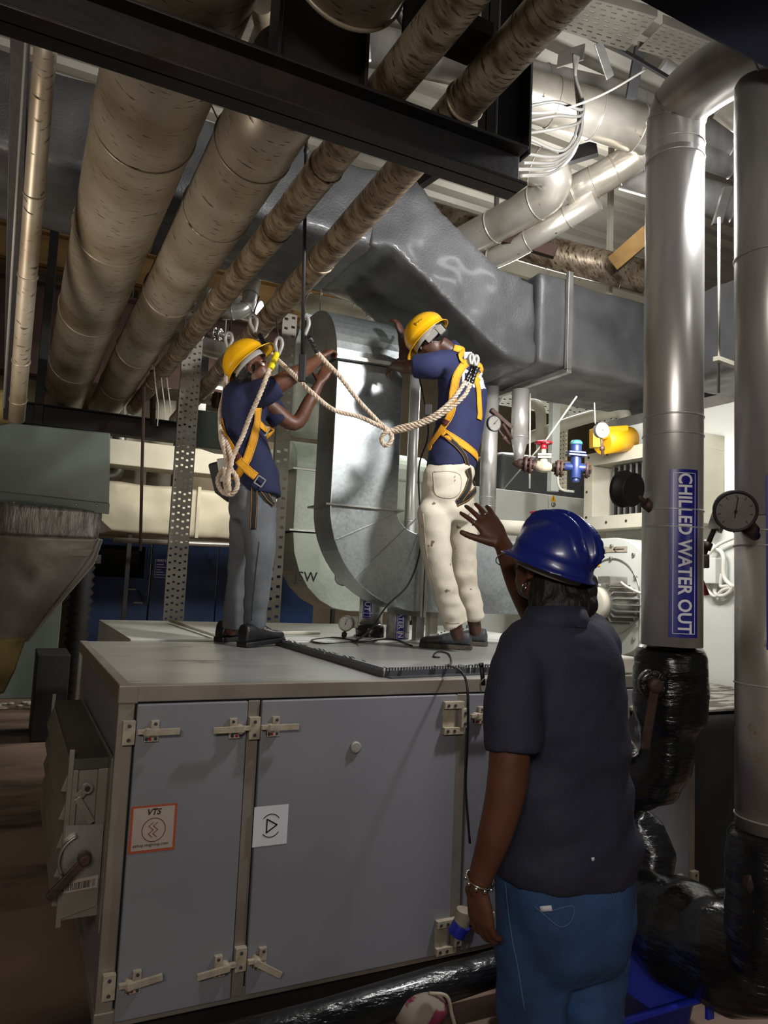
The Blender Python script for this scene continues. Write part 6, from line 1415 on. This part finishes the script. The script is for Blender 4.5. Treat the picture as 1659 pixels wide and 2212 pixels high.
# harness as its own thing
ha = thing('safety_harness', 'yellow and black safety harness worn by the worker in off-white trousers', 'harness', ORG[wa.name])
def HS(tree, px, w, m, par, edge=None, name='harness_strap', off=.007, k=7): return strap_on(tree, px, w, m, par, name, off, edge, dfall=4.2, k=k)
HS(treeA, [(1017, 778), (1000, 790), (986, 812), (979, 850), (977, 885), (970, 905), (955, 928), (936, 955), (922, 972)], .046, WEB, ha, WEBB)
HS(treeA, [(1022, 782), (1038, 795), (1050, 822), (1057, 855), (1056, 885), (1051, 905)], .042, WEB, ha, WEBB)
HS(treeA, [(980, 752), (1000, 757), (1012, 770)], .04, WEB, ha, WEBB)
HS(treeA, [(957, 934), (980, 948), (1008, 966), (1040, 994)], .044, WEB, ha, WEBB)
HS(treeA, [(960, 918), (966, 908)], .052, WEBM, ha, None, 'keeper_loop', .012)
HS(treeA, [(962, 940), (985, 962), (1003, 984), (1009, 1008)], .030, WEBB, ha, WEB, 'leg_strap')
HS(treePA, [(1009, 1012), (1014, 1035), (1008, 1058), (992, 1080)], .040, WEBB, ha, WEB, 'leg_strap', .010)
HS(treePA, [(1034, 1038), (1026, 1058), (1008, 1074), (985, 1086)], .040, WEBB, ha, WEB, 'leg_strap', .010)
c = W(1021, 778, 3.99); MB().torus(c, CF + CR * .3, .028, .005, 24, 8).build('d_ring', ALU, ha); MB().obox(W(1011, 768, 4.02), CR * .022, CF * .004, UP * .02).build('back_pad', PAPER, ha, bevel=.003)
MB().obox(W(925, 885, 4.05), CR * .02, CF * .01, UP * .03).build('chest_buckle', BLK, ha, bevel=.003)
ah, fh, uh, lh = helmet('yellow_hard_hat', 'yellow hard hat with a small scribbled mark, worn by the worker at the right', HA + uA * .030 + fA * .0, fA, uA, YHEL, .97, 1, .03, .012, ridge_h=.006)
g = MB(); c = HA + lA * .083 - fA * .035 - uA * .010; g.obox(c, fA * .055 - uA * .0, lA * .008, uA * .020); g.obox(c - fA * .045 - uA * .012, fA * .02, lA * .012, uA * .024); g.build('ratchet_band', GREYP, ah, bevel=.004)
g = MB(); hc = HA + uA * .1 + lA * .097 - fA * .02; pts = [hc + fA * (x * .012) + uA * z for x, z in ((-2.4, .004), (-1.6, -.004), (-.8, .005), (0, -.004), (.8, .004), (1.6, -.003))]
th = bvh(bpy.data.objects['helmet_shell.001'].data if 'helmet_shell.001' in bpy.data.objects else bpy.data.objects['helmet_shell'].data, ORG[ah.name])
pts = [th.find_nearest(p)[0] + lA * .001 for p in pts]; g.tube(pts, .0016, 6); pts2 = [th.find_nearest(hc + fA * .026 + uA * z - fA * abs(z) * .4)[0] + lA * .001 for z in (-.014, -.006, .004, .014)]; g.tube(pts2, .0018, 6); g.build('scribbled_mark', BLACKI, ah)

# ================================================================== left worker
DB = 4.02
bF = V((CR.x, CR.y, 0)).normalized() * .97 + V((CF.x, CF.y, 0)).normalized() * .12; bF.normalize(); bLt = UP.cross(bF)          # he faces right; his left is away from the camera
ft0 = WZ(545, 1388, ZT)
wb = thing('worker', 'person in yellow hard hat, navy polo and grey jeans, arms raised to the duct', 'person', (ft0.x, ft0.y, ZT))
def br(v, c, hw, hd, d=DB): return (W(c, v, d), bF * (hw / FPX * d), bLt * hd)
tB = [(826, 532, 26, .07), (836, 530, 38, .11), (850, 530, 48, .15), (870, 530, 50, .18), (905, 526, 47, .18), (945, 528, 47, .17), (985, 537, 51, .165), (1020, 549, 53, .17), (1050, 557, 50, .175), (1070, 562, 46, .175)]
g = MB(); g.loft([br(*r) for r in tB], n=32, sq=2.4)
sB1 = W(560, 838, 3.88); limb(g, [W(540, 856, 3.93), W(575, 846, 3.88), W(602, 832, 3.88)], [.078, .074, .060], n=20, end=False)
limb(g, [W(560, 850, 4.16), W(585, 880, 4.2), W(608, 912, 4.22)], [.08, .07, .064], n=18, end=False)
def foldB(p, n): return .003 * noise.noise(p * 15) + .009 * noise.noise(V((p.x * 5 + p.z * 8, p.y * 5, p.z * 8))) * max(.3, min(1, (2.5 - p.z) / .3))
me = remesh(g, .011, 3, foldB); shB = finish('polo_shirt', me, NAVYB, wb); treeB = bvh(me, ORG[wb.name])
HB = W(548, 802, 3.94); hfB = (CR * .84 - CF * .12 + UP * .42).normalized(); huB = UP * .86 - CR * .42
g = MB(); fB, uB, lB = head(g, HB, hfB, huB, W(532, 845, DB), .93)
g.loft([br(v, c, hw * .6, hd * .6) for v, c, hw, hd in tB[1:]], n=20)
limb(g, [W(580, 842, 3.88), W(628, 814, 3.9), W(662, 795, 4.02), W(692, 772, 4.14)], [.052, .045, .040, .026], n=16)
hand(g, W(692, 772, 4.14), (UP * .55 + CR * .55 + CF * .55), UP * .5 - CR * .4 - CF * .5, UP * .3 - CR * .6 + CF * .1, .96, (.7, .8, .9, .95), .05)
limb(g, [W(575, 870, 4.16), W(635, 915, 4.24), W(668, 868, 4.26), W(690, 828, 4.28)], [.052, .044, .038, .026], n=16)
hand(g, W(690, 828, 4.28), (UP * .85 + CR * .35 + CF * .2), -CR * .2 - CF * .9, -CR * .8, .96, (.3, .35, .4, .45), .06)
for L_ in ([W(556, 1110, 3.96), W(562, 1200, 3.92), W(552, 1290, 3.95), W(548, 1365, 3.98)], [W(532, 1110, 4.14), W(522, 1200, 4.14), W(508, 1290, 4.14), W(500, 1360, 4.14)]): limb(g, L_, [.07, .055, .045, .036], n=14)
me = remesh(g, .0055, 3); finish('body', me, SKIN, wb); eyes(HB, fB, uB, lB, .93, wb)
g = MB(); E = lambda c, a, b, d: g.ell(HB + fB * c[0] + lB * c[1] + uB * c[2], fB * a, lB * b, uB * d)
E((-.028, 0, .03), .088, .079, .082); E((-.05, 0, -.015), .055, .068, .045); E((.01, -.066, -.002), .018, .012, .02); E((.078, -.03, .012), .010, .016, .004); E((.078, .03, .012), .010, .016, .004)
me = remesh(g, .005, 2, lambda p, n: .002 * noise.noise(p * 60)); finish('hair', me, HAIR, wb)
g = MB(); g.loft([br(*r) for r in [(1030, 550, 48, .155), (1065, 547, 50, .165), (1100, 545, 52, .165), (1125, 545, 48, .14)]], n=28, sq=2.4)
limb(g, [W(558, 1105, 3.95), W(562, 1180, 3.90), W(556, 1260, 3.92), W(549, 1357, 3.96)], [.098, .082, .070, .060], n=22, end=False)
limb(g, [W(532, 1105, 4.12), W(524, 1190, 4.14), W(512, 1270, 4.14), W(502, 1358, 4.14)], [.092, .074, .064, .057], n=22, end=False)
me = remesh(g, .0105, 3, lambda p, n: .003 * noise.noise(p * 16) + .008 * noise.noise(V((p.x * 6, p.y * 6, p.z * 14)))); ptB = finish('jeans', me, PANTG, wb); treePB = bvh(me, ORG[wb.name])
SEAMG = mat('grey_seam', '2f3133', .85); seam(treePB, [(560, 1170), (552, 1240), (545, 1310), (543, 1340)], ptB, SEAMG, .005, 'seam', 4)
h1 = WZ(522, 1398, ZT + .001); d_ = (WZ(625, 1392, ZT) - WZ(522, 1398, ZT)).normalized(); shoe(wb, h1, h1 + d_ * .295 + UP * .022, UP, SHOEK, SHOEK, .052, high=.105)
h2 = WZ(471, 1386, ZT + .001); shoe(wb, h2, h2 + d_ * .28, UP, SHOEK, SHOEK, .05, high=.105)
hb = thing('safety_harness', 'yellow and black safety harness worn by the worker in grey jeans', 'harness', ORG[wb.name])
HS(treeB, [(556, 880), (554, 915), (546, 955), (535, 990), (522, 1015), (507, 1040), (500, 1062)], .044, WEB, hb, WEBB)
HS(treeB, [(481, 905), (488, 940), (503, 972), (520, 1000), (540, 1020), (553, 1030)], .044, WEB, hb, WEBB)
HS(treeB, [(556, 912), (568, 925), (582, 940), (594, 958)], .036, WEB, hb, WEBB, 'chest_strap')
HS(treeB, [(511, 985), (517, 993)], .050, WEBM, hb, None, 'keeper_loop', .012)
HS(treePB, [(549, 1034), (549, 1070), (549, 1105), (548, 1145)], .036, WEBB, hb, WEB, 'leg_strap', .012)
HS(treePB, [(558, 1046), (572, 1066), (588, 1092)], .036, WEBB, hb, WEB, 'leg_strap', .012)
for u_, v_ in ((572, 930), (563, 1040)):
    h = treeB.ray_cast(EYE, ray(u_, v_).normalized()); p = (h[0] if h[0] else W(u_, v_, 3.9)) - CF * .016
    e1, e2 = CR * .018 + CD * .012, CR * .012 - CD * .018; MB().stroke([p + e1 + e2, p + e1 - e2, p - e1 - e2, p - e1 + e2], .006, -CF, .004, closed=True).build('buckle', ALU, hb)
helmet('yellow_hard_hat', 'yellow hard hat tipped back on the head of the left worker', HB + uB * .052 - fB * .012, fB + uB * .32, uB, YHEL, .93, 1, .035, .013, ridge_h=.006)
pb = thing('belt_pouch', 'black tool pouch hanging behind the left worker', 'pouch', W(480, 1080, 4.05))
g = MB(); g.prism([W(448, 1002, 4.08), W(490, 990, 4.08), W(505, 1030, 4.08), W(512, 1072, 4.08), W(492, 1086, 4.08), W(463, 1064, 4.08)], CF * .09); g.build('pouch_body', BLK, pb, bevel=.012)
MB().bar(W(478, 990, 4.06), W(486, 1040, 4.06), .05, .012, CF).build('grey_sleeve', ALU, pb, bevel=.003)

# ================================================================== ropes and hooks
def rope_mesh(mb, pts, r=.0122, pitch=.062, m=0):
    P = catmull(pts, 10); L = [0]
    for a, c in zip(P[:-1], P[1:]): L.append(L[-1] + (c - a).length)
    n = max(8, int(L[-1] / .007)); Q = []; j = 0
    for i in range(n + 1):
        s_ = L[-1] * i / n
        while j < len(L) - 2 and L[j + 1] < s_: j += 1
        Q.append(P[j].lerp(P[j + 1], (s_ - L[j]) / max(1e-9, L[j + 1] - L[j])))
    F = mb.frames(Q)
    for k in range(3):
        pp = []
        for i in range(n + 1):
            a = 2 * PI * (L[-1] * i / n / pitch) + 2 * PI * k / 3; pp.append(Q[i] + (F[i][0] * math.cos(a) + F[i][1] * math.sin(a)) * r * .52)
        mb.tube(pp, r * .56, 7, m)
def eye_hook(c, up, parent, s=.034, m=None, name='hook_eye'):
    c = V(c); up = V(up).normalized(); sd = up.cross(CF).normalized()
    pts = [c + sd * s * .55 * x + up * s * y for x, y in ((0, -1.5), (.55, -.7), (.95, .1), (.7, .9), (0, 1.25), (-.7, .9), (-.95, .1), (-.55, -.7), (0, -1.5))]
    MB().tube(catmull(pts, 5), .0105, 10).build(name, m or mat('dull_hook_metal', '8f8a86', .45, .2), parent)
def tape(a, c, m, parent, r=.013): 
    k = 14; MB().tube([V(a).lerp(V(c), i / k) for i in range(k + 1)], [r * (1 + .12 * ((i * 7) % 3 - 1)) for i in range(k + 1)], 12).build('tape_wrap', m, parent)
# lanyard from the right worker to two hooks
la = thing('rope_lanyard', 'cream twisted rope lanyard running from the right worker\'s back to two black-taped hooks', 'rope', W(835, 960, 4.0))
g = MB(); rope_mesh(g, [W(1006, 824, 3.94), W(980, 860, 3.93), W(945, 892, 3.93), W(905, 912, 3.95), W(862, 923, 3.97), W(838, 928, 3.98), W(800, 893, 3.95), W(770, 860, 3.9), W(735, 815, 3.84), W(700, 778, 3.76), W(684, 760, 3.72)]); g.build('rope', ROPE, la)
g = MB(); rope_mesh(g, [W(1017, 828, 3.92), W(1000, 858, 3.91), W(955, 895, 3.91), W(915, 915, 3.93), W(868, 930, 3.96), W(840, 930, 3.97), W(815, 918, 3.95), W(775, 900, 3.9), W(720, 885, 3.8), W(670, 845, 3.7), W(635, 810, 3.75), W(605, 782, 3.9), W(578, 757, 4.1)]); g.build('rope', ROPE, la)
g = MB(); rope_mesh(g, [W(828, 922, 3.96), W(846, 940, 3.95), W(842, 958, 3.95), W(831, 962, 3.95), W(824, 950, 3.95), W(829, 937, 3.95), W(838, 932, 3.95)]); g.build('rope_loop', ROPE, la)
tape(W(668, 728, 3.66), W(684, 760, 3.72), TAPEK, la); eye_hook(W(659, 702, 3.62), UP, la)
tape(W(560, 722, 4.28), W(578, 757, 4.1), TAPEK, la, .015); eye_hook(W(548, 697, 4.36), UP - CR * .2, la, .040)
tape(W(1022, 790, 3.95), W(1008, 822, 3.94), TAPEK, la, .0125); tape(W(1030, 794, 3.93), W(1018, 828, 3.92), TAPEK, la, .0125); 
for p_ in ((1018, 776), (1028, 779)): eye_hook(W(*p_, 3.93), UP, la, .020)
# lanyard of the left worker
lb = thing('rope_lanyard', 'cream rope lanyard with yellow-taped ends hanging in loops on the left worker', 'rope', W(490, 1075, 3.75))
g = MB(); rope_mesh(g, [W(490, 802, 4.3), W(484, 850, 4.1), W(476, 890, 3.95), W(477, 940, 3.85), W(484, 970, 3.78), W(498, 1010, 3.74), W(510, 1030, 3.73), W(513, 1050, 3.73), W(500, 1068, 3.73), W(480, 1062, 3.73), W(470, 1040, 3.73), W(478, 1020, 3.73), W(496, 1004, 3.73), W(506, 980, 3.74), W(525, 940, 3.76), W(540, 900, 3.75), W(560, 855, 3.72), W(577, 812, 3.74), W(583, 798, 3.76)]); g.build('rope', ROPE, lb)
g = MB(); rope_mesh(g, [W(478, 930, 3.84), W(486, 975, 3.75), W(492, 1010, 3.72), W(494, 1040, 3.72), W(492, 1066, 3.73), W(486, 1040, 3.72), W(486, 1010, 3.71)]); g.build('rope', ROPE, lb)
g = MB(); rope_mesh(g, [W(486, 945, 3.82), W(496, 975, 3.74), W(500, 1000, 3.71), W(492, 1035, 3.71), W(496, 1062, 3.72)]); g.build('rope', ROPE, lb)
tape(W(494, 755, 4.5), W(490, 802, 4.3), TAPEY, lb, .017); eye_hook(W(494, 735, 4.6), UP, lb, .04)
tape(W(598, 764, 3.84), W(584, 798, 3.76), TAPEY, lb, .016); eye_hook(W(602, 747, 3.88), UP, lb, .034)
# short wires that tie the hooks up to the thin pipes
for (a, c, l) in ((W(494, 722, 4.6), W(500, 690, 4.95), 'left'), (W(546, 684, 4.36), W(560, 640, 4.4), 'middle'), (W(602, 736, 3.88), W(597, 690, 3.95), 'right')):
    tag(MB().tube([a, c], .004, 8).build('sling_wire', BLK), 'short dark wire holding the %s rope hook up to the pipe' % l, 'wire')
